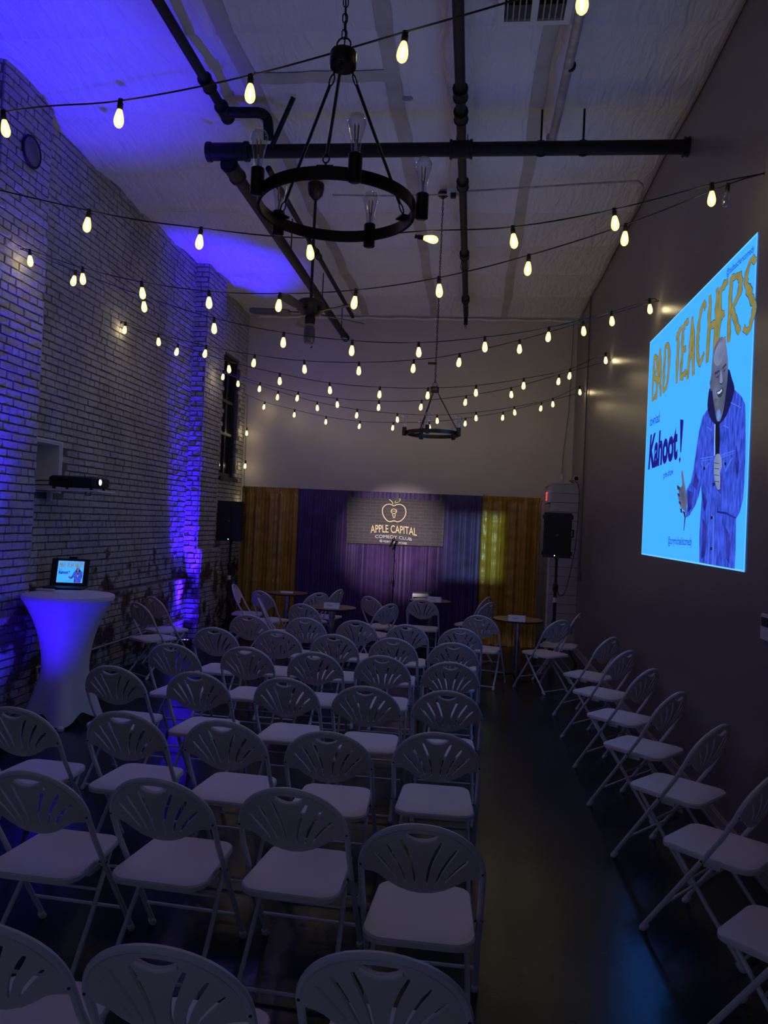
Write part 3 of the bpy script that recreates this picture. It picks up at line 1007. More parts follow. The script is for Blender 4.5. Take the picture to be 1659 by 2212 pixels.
slide_poly('nose_shadow', SKIND, Z([(985, 32), (1008, 44), (1024, 22), (1010, 56), (992, 50)]), 8)
slide_poly('mouth', SKIND, Z([(955, 130), (990, 118), (1022, 85), (1026, 130), (1005, 185), (975, 190)]), 7, 2)
slide_poly('teeth', TEETH, Z([(962, 138), (992, 126), (1016, 100), (1016, 125), (995, 150), (970, 160)]), 8)
slide_poly('beard_shadow', em('slide_stubble', (.08, .095, .17), 1.0, .3, 20), Z([(925, 220), (960, 205), (1005, 205), (1045, 160), (1028, 300), (1000, 400), (975, 455), (945, 380)]), 6, 2)
slide_poly('ear', SKIN, Z([(888, 0), (880, 40), (888, 110), (902, 130), (900, 20)]), 6)
slide_poly('shirt', BLK, Z([(945, 470), (985, 450), (992, 640), (985, 830), (945, 830), (938, 600)]), 6)
slide_poly('zip', TEETH, Z([(934, 485), (942, 485), (938, 830), (930, 820)]), 7)
slide_poly('microphone_head', em('slide_mic', (.10, .22, .6), 1.0, .4, 30), Z([(960, 345), (985, 325), (1003, 360), (1000, 420), (975, 455), (958, 420)]), 7, 2)
slide_poly('fist', SKINL, Z([(950, 815), (985, 808), (1010, 860), (1012, 950), (990, 1010), (1000, 1100), (995, 1200), (960, 1180), (935, 1080), (925, 960), (932, 870)]), 7, 2)
for y in (900, 960, 1030, 1100):
    slide_poly('finger_crease', SKIND, Z([(930, y), (985, y+8), (984, y+15), (932, y+8)]), 8)
slide_poly('cuff', DENIMD, Z([(1000, 1010), (1020, 1060), (1005, 1250), (965, 1200), (995, 1190)]), 8)
slide_poly('open_hand', SKIN, Z([(575, 985), (588, 1010), (605, 1120), (622, 1210), (632, 1330), (622, 1445), (600, 1420), (560, 1385), (548, 1330), (532, 1260), (545, 1225), (522, 1155), (535, 1148), (560, 1170), (580, 1140), (570, 1040)]), 5, 2)
for a in ([(522, 1150), (548, 1165), (560, 1195), (530, 1195)], [(524, 1232), (550, 1240), (556, 1275), (535, 1262)], [(540, 1320), (565, 1330), (570, 1365), (545, 1345)], [(556, 1400), (575, 1400), (585, 1455), (562, 1440)], [(585, 1425), (615, 1440), (618, 1500), (600, 1645), (594, 1640), (605, 1500)]):
    slide_poly('finger', SKIND, Z(a), 6)
for a in ([(775, 850), (920, 830), (920, 842), (775, 864)], [(780, 880), (915, 858), (915, 866), (780, 890)], [(990, 820), (1145, 765), (1145, 778), (990, 834)], [(995, 845), (1140, 795), (1140, 803), (995, 855)],
          [(1110, 245), (1150, 262), (1222, 300), (1220, 310), (1146, 274), (1108, 256)], [(850, 505), (905, 545), (900, 560), (850, 520)], [(1030, 490), (1090, 520), (1086, 532), (1028, 504)],
          [(780, 900), (820, 990), (880, 905), (870, 900), (820, 965), (792, 898)], [(1020, 880), (1050, 1010), (1130, 850), (1118, 848), (1050, 975), (1032, 878)],
          [(915, 1480), (930, 1480), (920, 2015), (905, 2010)], [(868, 1240), (876, 1240), (872, 2000), (864, 2000)]):
    slide_poly('seam', DENIML, Z(a), 5)
for a in ([(955, 1200), (970, 1430), (1060, 1440), (1165, 1495), (1162, 1515), (1050, 1462), (958, 1445)], [(790, 1160), (850, 1330), (820, 1440), (800, 1300)], [(1165, 700), (1200, 900), (1180, 1100), (1150, 900)], [(720, 1000), (760, 1100), (740, 1200), (690, 1150)],
          [(640, 1200), (700, 1230), (680, 1400), (640, 1440)], [(800, 1500), (850, 1600), (830, 1900), (790, 1950)], [(1050, 1600), (1100, 1700), (1090, 2000), (1060, 1950)]):
    slide_poly('fold', DENIMD, Z(a), 4)
for X, Y in ((820, 965), (1050, 915), (900, 1500), (895, 1835), (925, 1135)):
    slide_poly('button', BLK, Z([(X-10, Y-18), (X+10, Y-14), (X+12, Y+14), (X-8, Y+20)]), 6)
def put_slide(root_obj, M_of_layer):
    for n, me, ly in SLIDE:
        o_ = bpy.data.objects.new(n, me)
        COL.objects.link(o_)
        o_.parent = root_obj
        o_.matrix_local = M_of_layer(ly)
ps = thing('projected_slide', (XR-.003, SY0, SZ0), 'large light blue projected slide of a performer in a denim jacket', 'projection')
SW, SH = SY0-SY1, SZ1-SZ0
# local x(u) -> -y, y(v) -> z, z(normal) -> -x
put_slide(ps, lambda ly: Matrix(((0, 0, -1, -.0006*ly), (-SW, 0, 0, 0), (0, SH, 0, 0), (0, 0, 0, 1))))

# laptop
c = at(140, 1271, z=ZT)
lp = thing('laptop', (c.x, c.y, ZT+.0005), 'open black laptop showing the slide on the cocktail table', 'laptop', rz=math.radians(12))
MB().rbox((-.17, -.13, 0), (.19, .10, .016), .01).build('base', BLACK, lp)
m = MB()
for r_ in range(5):
    for k_ in range(13):
        m.box((-.15+k_*.0245, -.05+r_*.025, .0158), (-.15+k_*.0245+.020, -.05+r_*.025+.020, .0175))
m.build('keyboard', pm('laptop_keys', (.03, .03, .032), .5), lp, smooth=False)
tilt = math.radians(14)
Mlid = Matrix.Translation((.0, .10, .012)) @ Matrix.Rotation(-tilt, 4, 'X')
lid = MB().rbox((-.18, 0, 0), (.18, .011, .272), .006).xf(Mlid).build('lid', BLACK, lp)
disp = MB().box((-.118, -.0012, .035), (.128, .0, .248)).xf(Mlid).build('display', BLK, lp, smooth=False)
put_slide(disp, lambda ly: Mlid @ Matrix(((.246, 0, 0, -.118), (0, 0, -1, -.0014-.00018*ly), (0, .213, 0, .035), (0, 0, 0, 1))))
MB().box((-.02, -.004, .272), (.05, .02, .292)).xf(Mlid).build('webcam', BLACK, lp, smooth=False)
c = at(98, 1276, z=ZT)
t = thing('remote_control', (c.x, c.y, ZT+.0003), 'slim white remote lying in front of the laptop', 'remote', rz=.1)
MB().rbox((-.085, -.022, 0), (.085, .022, .018), .008).build('body', WHITEP, t)
for k in range(5):
    MB().lathe([(.006, .0178), (.006, .02), (0, .0205)], 10, Matrix.Translation((-.05+.022*k, 0, 0))).build('button', pm('grey_rubber', (.3, .3, .32), .6), t)

# projector on its shelf
sh = thing('projector_shelf', (-3.56, 7.0, 2.075), 'white plank shelf sticking out of the niche under the projector', 'shelf')
MB().box((-.92, .0, 0), (0, .36, .018)).build('plank', WHITEP, sh, smooth=False)
MB().tube([(-.14, .03, 0), (-.14, .03, -.035), (-.09, .03, -.035), (-.09, .03, 0)], .005, 6).build('hook', IRON, sh)
MB().box((-.605, .15, -.10), (-.565, .19, 0)).build('bracket', WHITEP, sh, smooth=False)
pj = thing('projector', (-3.85, 7.18, 2.0932), 'black projector with a glowing lens on the white shelf', 'projector', rz=math.radians(-4))
MB().rbox((-.25, -.15, .022), (.25, .15, .13), .03).build('body', BLACK, pj)
for sx in (-.2, .2):
    for sy in (-.11, .11):
        MB().lathe([(.016, 0), (.016, .012), (.008, .024)], 10, Matrix.Translation((sx, sy, 0))).build('foot', BLACK, pj)
My = Matrix.Translation((.25, -.055, .078)) @ Matrix.Rotation(PI/2, 4, 'Y')
MB().lathe([(.040, -.004), (.044, .012), (.034, .014), (.030, .006)], 20, My).build('lens_ring', BLACK, pj)
MB().lathe([(.030, .004), (.024, .010), (.012, .014), (0, .015)], 18, My).build('lens', em('projector_lens_glow', (.55, .95, 1), 5), pj)
for k in range(7):
    MB().box((-.18+.03*k, -.1515, .045), (-.165+.03*k, -.149, .105)).build('vent_slot', RIVET, pj, smooth=False)
for pts, lab in ((((-4.12, 7.12, 2.17), (-4.2, 7.1, 2.17), (-4.35, 7.02, 2.15), (-4.45, 6.9, 2.2)), 'upper black cable running from the projector into the niche'),
                 (((-4.12, 7.16, 2.13), (-4.25, 7.1, 2.125), (-4.36, 7.0, 2.128), (-4.45, 6.85, 2.14)), 'lower black cable running from the projector into the niche')):
    tag(MB().tube(spline(pts, 5), .006, 6).build('projector_cable', CORD), lab, 'cable')

# ------------------------------------------------------------------ stage: pipe and drape, banner, microphone
YD = 12.75
x0, xa, xb, x1 = at(530, 1060, y=YD).x, at(645, 1062, y=YD).x, at(1046, 1077, y=YD).x, at(1167, 1078, y=YD).x
ZD = 2.37
bs = thing('backdrop_stand', (x0, YD, 0), 'slim metal pipe stand holding up the stage curtains', 'stand')
for x in (x0-.02, xa, xb, x1+.01):
    MB().tube([(x-x0, 0, .0), (x-x0, 0, ZD+.06)], .018, 10).build('upright', GREYPIPE, bs)
    MB().box((x-x0-.10, -.05, 0), (x-x0+.10, .22, .01)).build('base_plate', IRON, bs, smooth=False)
MB().tube([(-.05, 0, ZD), (x1-x0+.05, 0, ZD)], .016, 10).build('crossbar', GREYPIPE, bs)
def curtain(name, mat, xl, xr, label, cat, seed, folds, amp, creases, flare=0, zb=.005, y0=YD-.115):
    rr = random.Random(seed)
    NXc, NZc = int((xr-xl)*95), 70
    ph = [rr.uniform(0, 6.28) for _ in range(6)]
    m = MB()
    ztop = ZD+.035
    for j in range(NZc+1):
        f = j/NZc                      # 0 at the top
        z = ztop+(zb-ztop)*f
        for i in range(NXc+1):
            u = i/NXc
            x = xl+(xr-xl)*u
            x = x+(flare*(u-.5)*f)
            s = (xr-xl)
            wv = math.sin(2*PI*folds*u+ph[0]+.6*math.sin(7*u+ph[1]))*.6+math.sin(2*PI*folds*2.3*u+ph[2])*.25+math.sin(2*PI*folds*.45*u+ph[3])*.4
            a = amp*(.45+.55*min(1, f*3))
            if f < .035:
                a = amp*.25
                wv += math.sin(2*PI*folds*6*u+ph[4])*.8*(1 if f > .012 else .3)
            y = y0+a*wv
            if creases:
                d = ((z/.235) % 1)-.5
                y += -.010*math.exp(-(d/.06)**2)*(.6+.6*mnoise.noise(V((x*5, z*4, seed))))+.012*mnoise.noise(V((x*9, z*7, seed+4)))
                if f > .93:
                    y += -.22*((f-.93)/.07)**1.5*(.6+.5*mnoise.noise(V((x*6, 0, seed))))
            m.v.append((x, y, z+(.012*mnoise.noise(V((x*14, z*10, 1))) if creases and f > .9 else 0)))
    for j in range(NZc):
        for i in range(NXc):
            a = j*(NXc+1)+i
            m.f.append((a, a+1, a+NXc+2, a+NXc+1))
    t = m.build(name, mat)
    tag(t, label, cat, 'stage backdrop curtains')
    return t
curtain('stage_curtain', GOLD, x0-.02, xa+.02, 'crinkled gold satin curtain beside the brick wall', 'curtain', 1, 5, .05, True)
curtain('stage_curtain', GOLD, xb-.03, x1, 'crinkled gold satin curtain beside the white shiplap column', 'curtain', 2, 5, .05, True)
xm0, xm1 = at(748, 1072, y=YD).x, at(962, 1080, y=YD).x
curtain('stage_curtain', NAVY, xa-.02, xm0+.35, 'dark purple sheer curtain left of the banner', 'curtain', 3, 26, .014, False, y0=YD-.03)
curtain('stage_curtain', NAVY, xm0+.35, xm1-.35, 'purple sheer curtain hanging behind and below the banner', 'curtain', 4, 24, .014, False, y0=YD-.03)
curtain('stage_curtain', NAVY, xm1-.35, xb+.02, 'dark blue purple sheer curtain right of the banner', 'curtain', 5, 26, .014, False, y0=YD-.03)
# banner
YBn = YD-.135
b1, b2, b3, b4 = at(749, 1073, y=YBn), at(962, 1081, y=YBn), at(957, 1181, y=YBn), at(749, 1173, y=YBn)
def banner_mat():
    m = bpy.data.materials.new('printed_brick_banner')
    m.use_nodes = True
    nt = m.node_tree
    b = nt.nodes['Principled BSDF']
    b.inputs['Roughness'].default_value = .6
    tc = nt.nodes.new('ShaderNodeTexCoord')
    mp = nt.nodes.new('ShaderNodeMapping')
    mp.inputs['Rotation'].default_value = (-PI/2, 0, 0)
    br = nt.nodes.new('ShaderNodeTexBrick')
    br.inputs['Scale'].default_value = 1
    br.inputs['Color1'].default_value = (.040, .034, .036, 1)
    br.inputs['Color2'].default_value = (.055, .046, .048, 1)
    br.inputs['Mortar'].default_value = (.13, .12, .12, 1)
    br.inputs['Mortar Size'].default_value = .0035
    br.inputs['Brick Width'].default_value = .185
    br.inputs['Row Height'].default_value = .055
    n = nt.nodes.new('ShaderNodeTexNoise')
    n.inputs['Scale'].default_value = 4
    mx = nt.nodes.new('ShaderNodeMix'); mx.data_type = 'RGBA'; mx.blend_type = 'MULTIPLY'
    mx.inputs['Factor'].default_value = .6
    nt.links.new(tc.outputs['Object'], mp.inputs['Vector'])
    nt.links.new(mp.outputs['Vector'], br.inputs['Vector'])
    nt.links.new(tc.outputs['Object'], n.inputs['Vector'])
    nt.links.new(br.outputs['Color'], mx.inputs[6]); nt.links.new(n.outputs['Color'], mx.inputs[7])
    nt.links.new(mx.outputs[2], b.inputs['Base Color'])
    return m
BW = (b2-b1).length; BHh = b1.z-b4.z
bn = thing('stage_banner', (b4.x, YBn, b4.z), 'dark brick-print comedy club banner with a pale apple logo', 'banner')
def bs_pt(u, v, off=0):
    p = b4*(1-u)*(1-v)+b3*u*(1-v)+b1*(1-u)*v+b2*u*v
    p = p-V((b4.x, YBn, b4.z))
    p.y += .006*math.sin(u*9)*(1-v)-off
    p.z -= .008*math.sin(PI*u*3)**2*v
    return p
m = MB()
for off in (0, -.004):
    for j in range(9):
        for i in range(31):
            m.v.append(bs_pt(i/30, j/8, off))
for s in (0, 1):
    for j in range(8):
        for i in range(30):
            a = s*279+j*31+i
            m.f.append((a, a+1, a+32, a+31) if s == 0 else (a, a+31, a+32, a+1))
m.build('banner_cloth', banner_mat(), bn)
PALE = pm('banner_pale_print', (.85, .74, .36), .6, var=.05)
WHT = pm('banner_white_print', (.80, .80, .78), .6, var=.03)
DRK = pm('banner_dark_outline', (.008, .008, .008), .6)
bz = lambda X, Y: (730+X/6.9125, 1050+Y/6.9125)
def buv(X, Y):
    p = at(*bz(X, Y), y=YBn)
    v = (p.z-b4.z-.0)/(BHh)
    u = (p.x-b4.x)/(b3.x-b4.x)
    # correct for the slight slope of the banner
    zlo = b4.z+(b3.z-b4.z)*u; zhi = b1.z+(b2.z-b1.z)*u
    return u, (p.z-zlo)/(zhi-zlo)
def bline(name, mat, pts, wd, off, closed=False, sub=4):
    P = [V((X, Y, 0)) for X, Y in pts]
    if sub and len(P) > 2:
        if closed:
            P = spline(P+[P[0]], sub)[:-1]
        else:
            P = spline(P, sub)
    n = len(P); m = MB()
    for i in range(n):
        d = ((P[(i+1) % n]-P[i-1]) if closed else (P[min(i+1, n-1)]-P[max(i-1, 0)])).normalized()
        q = V((-d.y, d.x, 0))*wd
        for s in (q, -q):
            a = P[i]+s
            m.v.append(bs_pt(*buv(a.x, a.y), off))
    for i in range(n if closed else n-1):
        j = (i+1) % n
        m.f.append((2*i, 2*i+1, 2*j+1, 2*j))
    return m.build(name, mat, bn, smooth=False)
APPLE = [(845, 290), (800, 268), (740, 275), (690, 320), (678, 385), (695, 450), (740, 510), (790, 528), (845, 515), (900, 530), (955, 508), (1003, 455), (1022, 385), (1005, 315), (955, 273), (900, 270)]
for nm, mt, k_, of in (('logo_shadow', DRK, 2.4, .003), ('apple_logo', PALE, 1, .005)):
    bline(nm, mt, APPLE, 8*k_, of, True)
    bline(nm, mt, [(780, 195), (815, 220), (838, 262)], 7*k_, of)
    bline(nm, mt, [(864, 246), (872, 220), (902, 200), (944, 187), (936, 214), (906, 238)], 5*k_, of, True)
    bline(nm, mt, [(845, 335), (812, 350), (808, 385), (845, 408), (884, 385), (880, 350)], 6*k_, of, True)
    bline(nm, mt, [(805, 368), (887, 370)], 5*k_, of, sub=0)
    bline(nm, mt, [(825, 415), (838, 470), (855, 470), (868, 415)], 6*k_, of, sub=0)
def btext(name, s, mat, X0, X1, Yb, H, sag, off, bold=.0, grow=0):
    """line of print; sag in zoomed units: middle sits higher than the ends"""
    vs, fs = text2d(s, bold)
    m = MB()
    for x, y in vs:
        t_ = (x-.5)*2
        X = X0+(X1-X0)*x
        m.v.append(bs_pt(*buv(X, Yb+sag*t_*t_+22*t_ - H*y*(1)), off))
    m.f = fs
    return m.build(name, mat, bn, smooth=False)
btext('banner_lettering', 'APPLE CAPITAL', DRK, 484, 1190, 708, 132, 22, .003, .05)
btext('banner_lettering', 'APPLE CAPITAL', PALE, 492, 1180, 700, 118, 24, .005, .012)
btext('banner_lettering', 'COMEDY CLUB', WHT, 560, 1103, 782, 46, 16, .005, .0)
btext('banner_lettering', '@ HOST WENATCHEE', WHT, 625, 1030, 862, 40, -4, .005, .012)
for u in (.04, .52, .96):
    p = bs_pt(u, 1.0)
    MB().box((p.x-.025, p.y-.012, p.z-.045), (p.x+.025, p.y+.012, p.z+.03)).box((p.x-.02, p.y-.01, p.z+.03), (p.x+.02, YD-YBn+.02, p.z+.09)).build('clip', BLACK, bn, smooth=False)
# mic stand
c = at(847, 1172, y=12.2)
t = thing('microphone_stand', (c.x, c.y, 0), 'thin black microphone stand in front of the banner', 'mic stand')
MB().lathe([(.14, 0), (.14, .012), (.03, .03), (.018, .04)], 24).build('base', BLACK, t)
MB().tube([(0, 0, .03), (0, 0, 1.0)], .0125, 10).build('lower_tube', BLACK, t)
MB().tube([(0, 0, .95), (0, 0, c.z-.06)], .009, 10).build('upper_tube', BLACK, t)
MB().lathe([(.018, .93), (.02, .95), (.02, 1.01), (.014, 1.03)], 12).build('clutch', BLACK, t)
MB().tube([(0, 0, c.z-.07), (0, -.01, c.z-.03), (.0, -.02, c.z)], .014, 8).build('clip', BLACK, t)
d = V((.35, -.55, .6)).normalized()
p = V((0, -.02, c.z))
mic = MB().tube([p-d*.10, p+d*.03, p+d*.06], [.011, .016, .020], 12).build('microphone', BLACK, t)
MB().tube([p+d*(.06+.006*k) for k in range(9)], [.019, .024, .0255, .026, .0255, .024, .021, .015, .006], 12).build('grille', pm('mic_grille', (.05, .05, .055), .4, .8), mic)
cab = [p-d*.1, p-d*.14+V((.03, 0, -.04)), V((.03, -.02, c.z-.3)), V((.018, -.018, c.z-.55)), V((-.02, -.02, .8)), V((.02, -.02, .5)), V((.03, -.05, .1)), V((.12, -.1, .01))]
MB().tube(spline(cab, 5), .004, 6).build('cable', CORD, t)

# ------------------------------------------------------------------ speakers on stands
def speaker_set(P, zb, zt, rz, lab_s, lab_t, led_x):
    t = thing('speaker_stand', (P.x, P.y, 0), lab_t, 'stand', 'tripod speaker stands', rz=math.radians(95)-.5)
    MB().tube([(0, 0, .12), (0, 0, 1.08)], .024, 12).build('lower_pole', BLACK, t)
    MB().tube([(0, 0, 1.0), (0, 0, zb)], .019, 12).build('upper_pole', BLACK, t)
    MB().lathe([(.03, 1.02), (.036, 1.03), (.036, 1.11), (.026, 1.13)], 14).build('collar', BLACK, t)
    MB().tube([(.03, 0, 1.07), (.075, 0, 1.07), (.08, 0, 1.07)], [.008, .012, .022], 8).build('knob', BLACK, t)
    MB().lathe([(.0262, .86), (.0262, .93)], 14).build('sticker', PAPER, t)
    MB().lathe([(.03, .50), (.038, .51), (.038, .58), (.028, .60)], 14).build('leg_hub', BLACK, t)
    MB().lathe([(.028, .16), (.034, .17), (.034, .22), (.028, .23)], 14).build('brace_hub', BLACK, t)
    for k in range(3):
        a = 2*PI*k/3+.5
        dd = V((math.cos(a), math.sin(a), 0))
        MB().tube([dd*.03+V((0, 0, .55)), dd*.34+V((0, 0, .02))], .014, 8).build('leg', BLACK, t)
        MB().tube([dd*.03+V((0, 0, .19)), dd*.185+V((0, 0, .285))], .009, 6).build('brace', BLACK, t)
        MB().lathe([(.018, 0), (.02, .012), (.016, .04)], 10, Matrix.Translation(dd*.34)).build('rubber_foot', BLACK, t)
    s = thing('loudspeaker', (P.x, P.y, zb), lab_s, 'speaker', 'loudspeakers beside the stage', rz=rz)
    Hs = zt-zb; wd = .195
    poly = [(-wd, -.17), (wd, -.17), (wd, -.02), (wd*.62, .17), (-wd*.62, .17), (-wd, -.02)]
    MB().prism(poly, .0, Hs).build('cabinet', BLACK, s, smooth=False)
    MB().prism([(-wd+.015, -.182), (wd-.015, -.182), (wd-.012, -.168), (-wd+.012, -.168)], .05, Hs-.02).build('grille', pm('speaker_grille', (.012, .012, .014), .6, bump=.5, bscale=300), s, smooth=False)
    for z in (.03, Hs-.09):
        for sg in (1, -1):
            MB().rbox((sg*wd-.02, -.12, z), (sg*wd+.018, -.03, z+.06), .01).build('corner_guard', BLACK, s)
    MB().tube([(wd*.8, .06, Hs*.45), (wd*1.12, .0, Hs*.47), (wd*1.12, .0, Hs*.62), (wd*.8, .06, Hs*.64)], .012, 8).build('handle', BLACK, s)
    My_ = Matrix.Translation((0, -.184, Hs*.5)) @ Matrix.Rotation(PI/2, 4, 'X')
    MB().lathe([(.018, -.004), (.018, .0), (.012, .003), (0, .003)], 14, My_).build('badge', pm('speaker_badge', (.12, .12, .15), .3, .6), s)
    MB().lathe([(.007, -.002), (.007, .002), (0, .004)], 10, Matrix.Translation((led_x, -.172, .03)) @ Matrix.Rotation(PI/2, 4, 'X')).build('power_light', LEDW, s)
    MB().lathe([(.03, -.03), (.03, .002)], 12).build('pole_socket', BLACK, s)
c = at(499, 1160, y=12.12); cb = at(497, 1168, y=12.12); ct = at(500, 1083, y=12.12)
speaker_set(V((c.x, 12.12, 0)), cb.z, ct.z, .05, 'black loudspeaker left of the gold curtain beside the brick wall', 'black tripod stand under the loudspeaker by the brick wall', .0)
c = at(1203, 1190, y=11.3); cb = at(1202, 1204, y=11.3); ct = at(1204, 1108, y=11.3)
speaker_set(V((c.x, 11.3, 0)), cb.z, ct.z, -.12, 'black loudspeaker in front of the white shiplap column', 'black tripod stand under the loudspeaker by the shiplap column', -.03)

# ------------------------------------------------------------------ white shiplap column in the far corner
YC, XC0, ZCo = 12.43, 1.26, 2.63
co = MB().box((XC0+.012, YC+.012, 0), (XR-.001, YF-.001, ZCo)).build('shiplap_column', MORTAR, smooth=False)
structure(co, 'boxed corner column clad in white horizontal boards', 'column')
nb_ = 18; bh = ZCo/nb_
for k in range(nb_):
    MB().box((XC0, YC, k*bh+.004), (XR-.002, YC+.014, (k+1)*bh-.003)).build('board', SHIP, co, smooth=False)
    MB().box((XC0, YC+.0145, k*bh+.004), (XC0+.013, YF-.003, (k+1)*bh-.003)).build('board', SHIP, co, smooth=False)
MB().box((XC0-.008, YC-.006, ZCo), (XR-.001, YF-.002, ZCo+.02)).build('cap', SHIP, co, smooth=False)
MB().box((XC0-.02, YC+.05, 0), (XC0-.0005, YC+.17, 2.06)).build('door_casing', WHITEP, co, smooth=False)
MB().box((XC0-.02, YC+.17, 1.96), (XC0-.0005, YC+1.0, 2.06)).build('door_casing', WHITEP, co, smooth=False)
c = at(1178, 1070, x=XC0-.03)
t = thing('exit_sign', (XC0-.004, YC+.36, 2.44), 'small red lit exit sign on the side of the shiplap column', 'exit sign')
MB().box((-.05, -.16, -.10), (0, .16, .10)).build('housing', WHITEP, t, smooth=False)
vs, fs = text2d('EXIT', .02)
m = MB()
for x, y in vs:
    m.v.append((-.0525, .13-.26*x, -.07+.14*y))
m.f = fs
m.build('lettering', em('exit_red', (1, .10, .07), 1.2), t, smooth=False)
t = thing('security_camera', (1.63, 12.55, ZCo+.0205), 'small round white security camera on top of the shiplap column', 'camera')
MB().lathe([(.025, 0), (.025, .008), (.008, .012), (.008, .05)], 14).build('stand', WHITEP, t)
Mc = Matrix.Translation((0, 0, .085)) @ Matrix.Rotation(PI/2, 4, 'X')
MB().lathe([(.02, -.04), (.042, -.03), (.045, .0), (.045, .03), (.04, .035)], 18, Mc).build('body', WHITEP, t)
MB().lathe([(.036, .034), (.036, .037), (0, .039)], 18, Mc).build('lens', BLACK, t)
pts = [(1.60, 12.52, ZCo+.03), (1.52, 12.48, ZCo+.06), (1.62, 12.40, ZCo+.04), (1.67, 12.39, ZCo-.15), (1.655, 12.38, ZCo-.8), (1.62, 12.38, 1.5), (1.5, 12.2, .98), (1.36, 11.9, .92), (1.27, 11.5, 1.25), (1.24, 11.36, 1.50)]
tag(MB().tube(spline(pts, 6), .006, 6).build('power_cable', CORD), 'black cable hanging from the shiplap column down to the loudspeaker', 'cable')
t = thing('outlet_box', (XR-.001, 12.1, 1.13), 'small grey outlet box with a conduit on the taupe wall by the shiplap', 'outlet')
MB().rbox((-.045, -.04, 0), (0, .04, .14), .006).build('box', pm('grey_box', (.16, .155, .16), .5), t)
MB().tube([(-.018, 0, .14), (-.018, 0, ZC-1.2)], .011, 8).build('conduit', pm('grey_conduit', (.13, .125, .13), .5), t)
t = thing('wall_cable', (1.0, YF-.02, 0), 'thin cable hanging down the far wall to a white plug above the column', 'cable')
MB().tube([(.62, -.01, ZC-.1), (.60, -.01, 4), (.53, -.02, 3.2), (.525, -.02, 2.86)], .006, 6).build('cord', pm('grey_cord', (.2, .19, .19), .5), t)
MB().rbox((.505, -.04, 2.78), (.545, -.005, 2.87), .006).build('plug', WHITEP, t)
c = at(1659, 1338, x=XR)
t = thing('wall_control', (XR-.0005, c.y, c.z-.06), 'white wall control plate with a black window at the right edge', 'control')
MB().rbox((-.02, -.075, -.06), (0, .06, .09), .008).build('plate', WHITEP, t)
MB().rbox((-.023, -.06, .02), (-.019, .04, .07), .003).build('display', BLACK, t)

# ------------------------------------------------------------------ overhead pipes
def pipe(name, pts, r, label, couplings=(), mat=IRON, n=12, extra=None):
    root = thing(name, pts[0], label, 'pipe')
    o0 = V(pts[0])
    MB().tube([V(p)-o0 for p in pts], r, n).build('pipe_run', mat, root)
    for (a, b, rr_) in couplings:
        a, b = V(a)-o0, V(b)-o0
        d_ = (b-a)
        MB().tube([a, a+d_*.1, a+d_*.12, a+d_*.88, a+d_*.9, b], [rr_*1.12, rr_*1.12, rr_, rr_, rr_*1.12, rr_*1.12], n).build('coupling', mat, root)
    return root, o0
YX, ZX = 6.75, 5.22
xl = at(455, 325, y=YX).x
root, o0 = pipe('cross_pipe', [(xl, YX, ZX), (XR, YX, ZX)], .060, 'thick black pipe running straight across under the ceiling',
     [((xl-.03, YX, ZX), (xl+.36, YX, ZX), .078), ((-.33, YX, ZX), (-.13, YX, ZX), .074), ((XR-.04, YX, ZX), (XR-.001, YX, ZX), .075)])
for x, zr in ((.46, 5.56), (.82, 5.56)):
    MB().tube([V((x, YX, ZX+.05))-o0, V((x, YX, zr))-o0], .010, 6).build('hanger_rod', IRON, root)
    MB().tube([p-o0 for p in circle((x, YX, ZX), .066, 16, 'y')], .010, 6, True).build('hanger_ring', IRON, root)
xd = xl+.17
root, o0 = pipe('lengthwise_pipe', [(xd, YX, ZX-.10), (xd, 13.35, ZX-.10)], .058, 'thick black pipe running lengthwise from the cross pipe to above the fan',
     [((xd, YX+.02, ZX-.10), (xd, YX+.30, ZX-.10), .074), ((xd, 13.2, ZX-.10), (xd, 13.37, ZX-.10), .062)])
MB().box((xd-.02-o0.x, 13.10-o0.y, -.0605), (xd+.06-o0.x, 13.2-o0.y, -.056)).build('blue_tag', pm('blue_sticker', (.1, .4, .8), .5), root, smooth=False)
for y in (9.2, 11.2, 12.9):
    MB().tube([(0, y-o0.y, .05), (0, y-o0.y, .46)], .008, 6).build('hanger_rod', IRON, root)
root, o0 = pipe('branch_pipe', [(xd+.22, 7.3, ZX+.10), (xd+.22, 12.7, ZX+.10)], .030, 'thinner black pipe running beside the lengthwise pipe',
     [((xd+.22, 9.6, ZX+.1), (xd+.22, 9.8, ZX+.1), .042)])
zp = 5.46
xq = at(460, 200, z=zp).x
root, o0 = pipe('ceiling_pipe', [(xq, 1.8, zp), (xq, 6.55, zp)], .040, 'black pipe along the blue lit ceiling joining the cross pipe by elbows',
     [((xq, 6.0, zp), (xq, 6.14, zp), .055), ((xq, 6.42, zp), (xq, 6.62, zp), .056)])
q = [V((xq, 6.52, zp)), V((xq+.15, 6.53, zp)), V((xq+.30, 6.54, zp)), V((xq+.36, 6.56, zp-.02)), V((xq+.38, 6.58, zp-.07)), V((xq+.38, 6.62, zp-.2))]
MB().tube([p-o0 for p in spline(q, 4)], .045, 12).build('elbow', IRON, root)
MB().tube([V((xq+.40, 6.66, ZX+.0))-o0, V((xq+.62, 6.5, ZC-.03))-o0], .022, 8).build('brace', IRON, root)
xv = -.24
root, o0 = pipe('sprinkler_pipe', [(xv, 1.8, 5.45), (xv, 13.0, 5.45), ], .042, 'black sprinkler pipe running lengthwise along the middle of the ceiling',
     [((xv, y, 5.45), (xv, y+.14, 5.45), .058) for y in (6.2, 6.55, 7.9, 10.0, 12.0)])
MB().tube([V((xv, 12.95, 5.45))-o0, V((xv, 13.02, 5.42))-o0, V((xv, 13.03, 5.30))-o0], .032, 10).build('elbow', IRON, root)
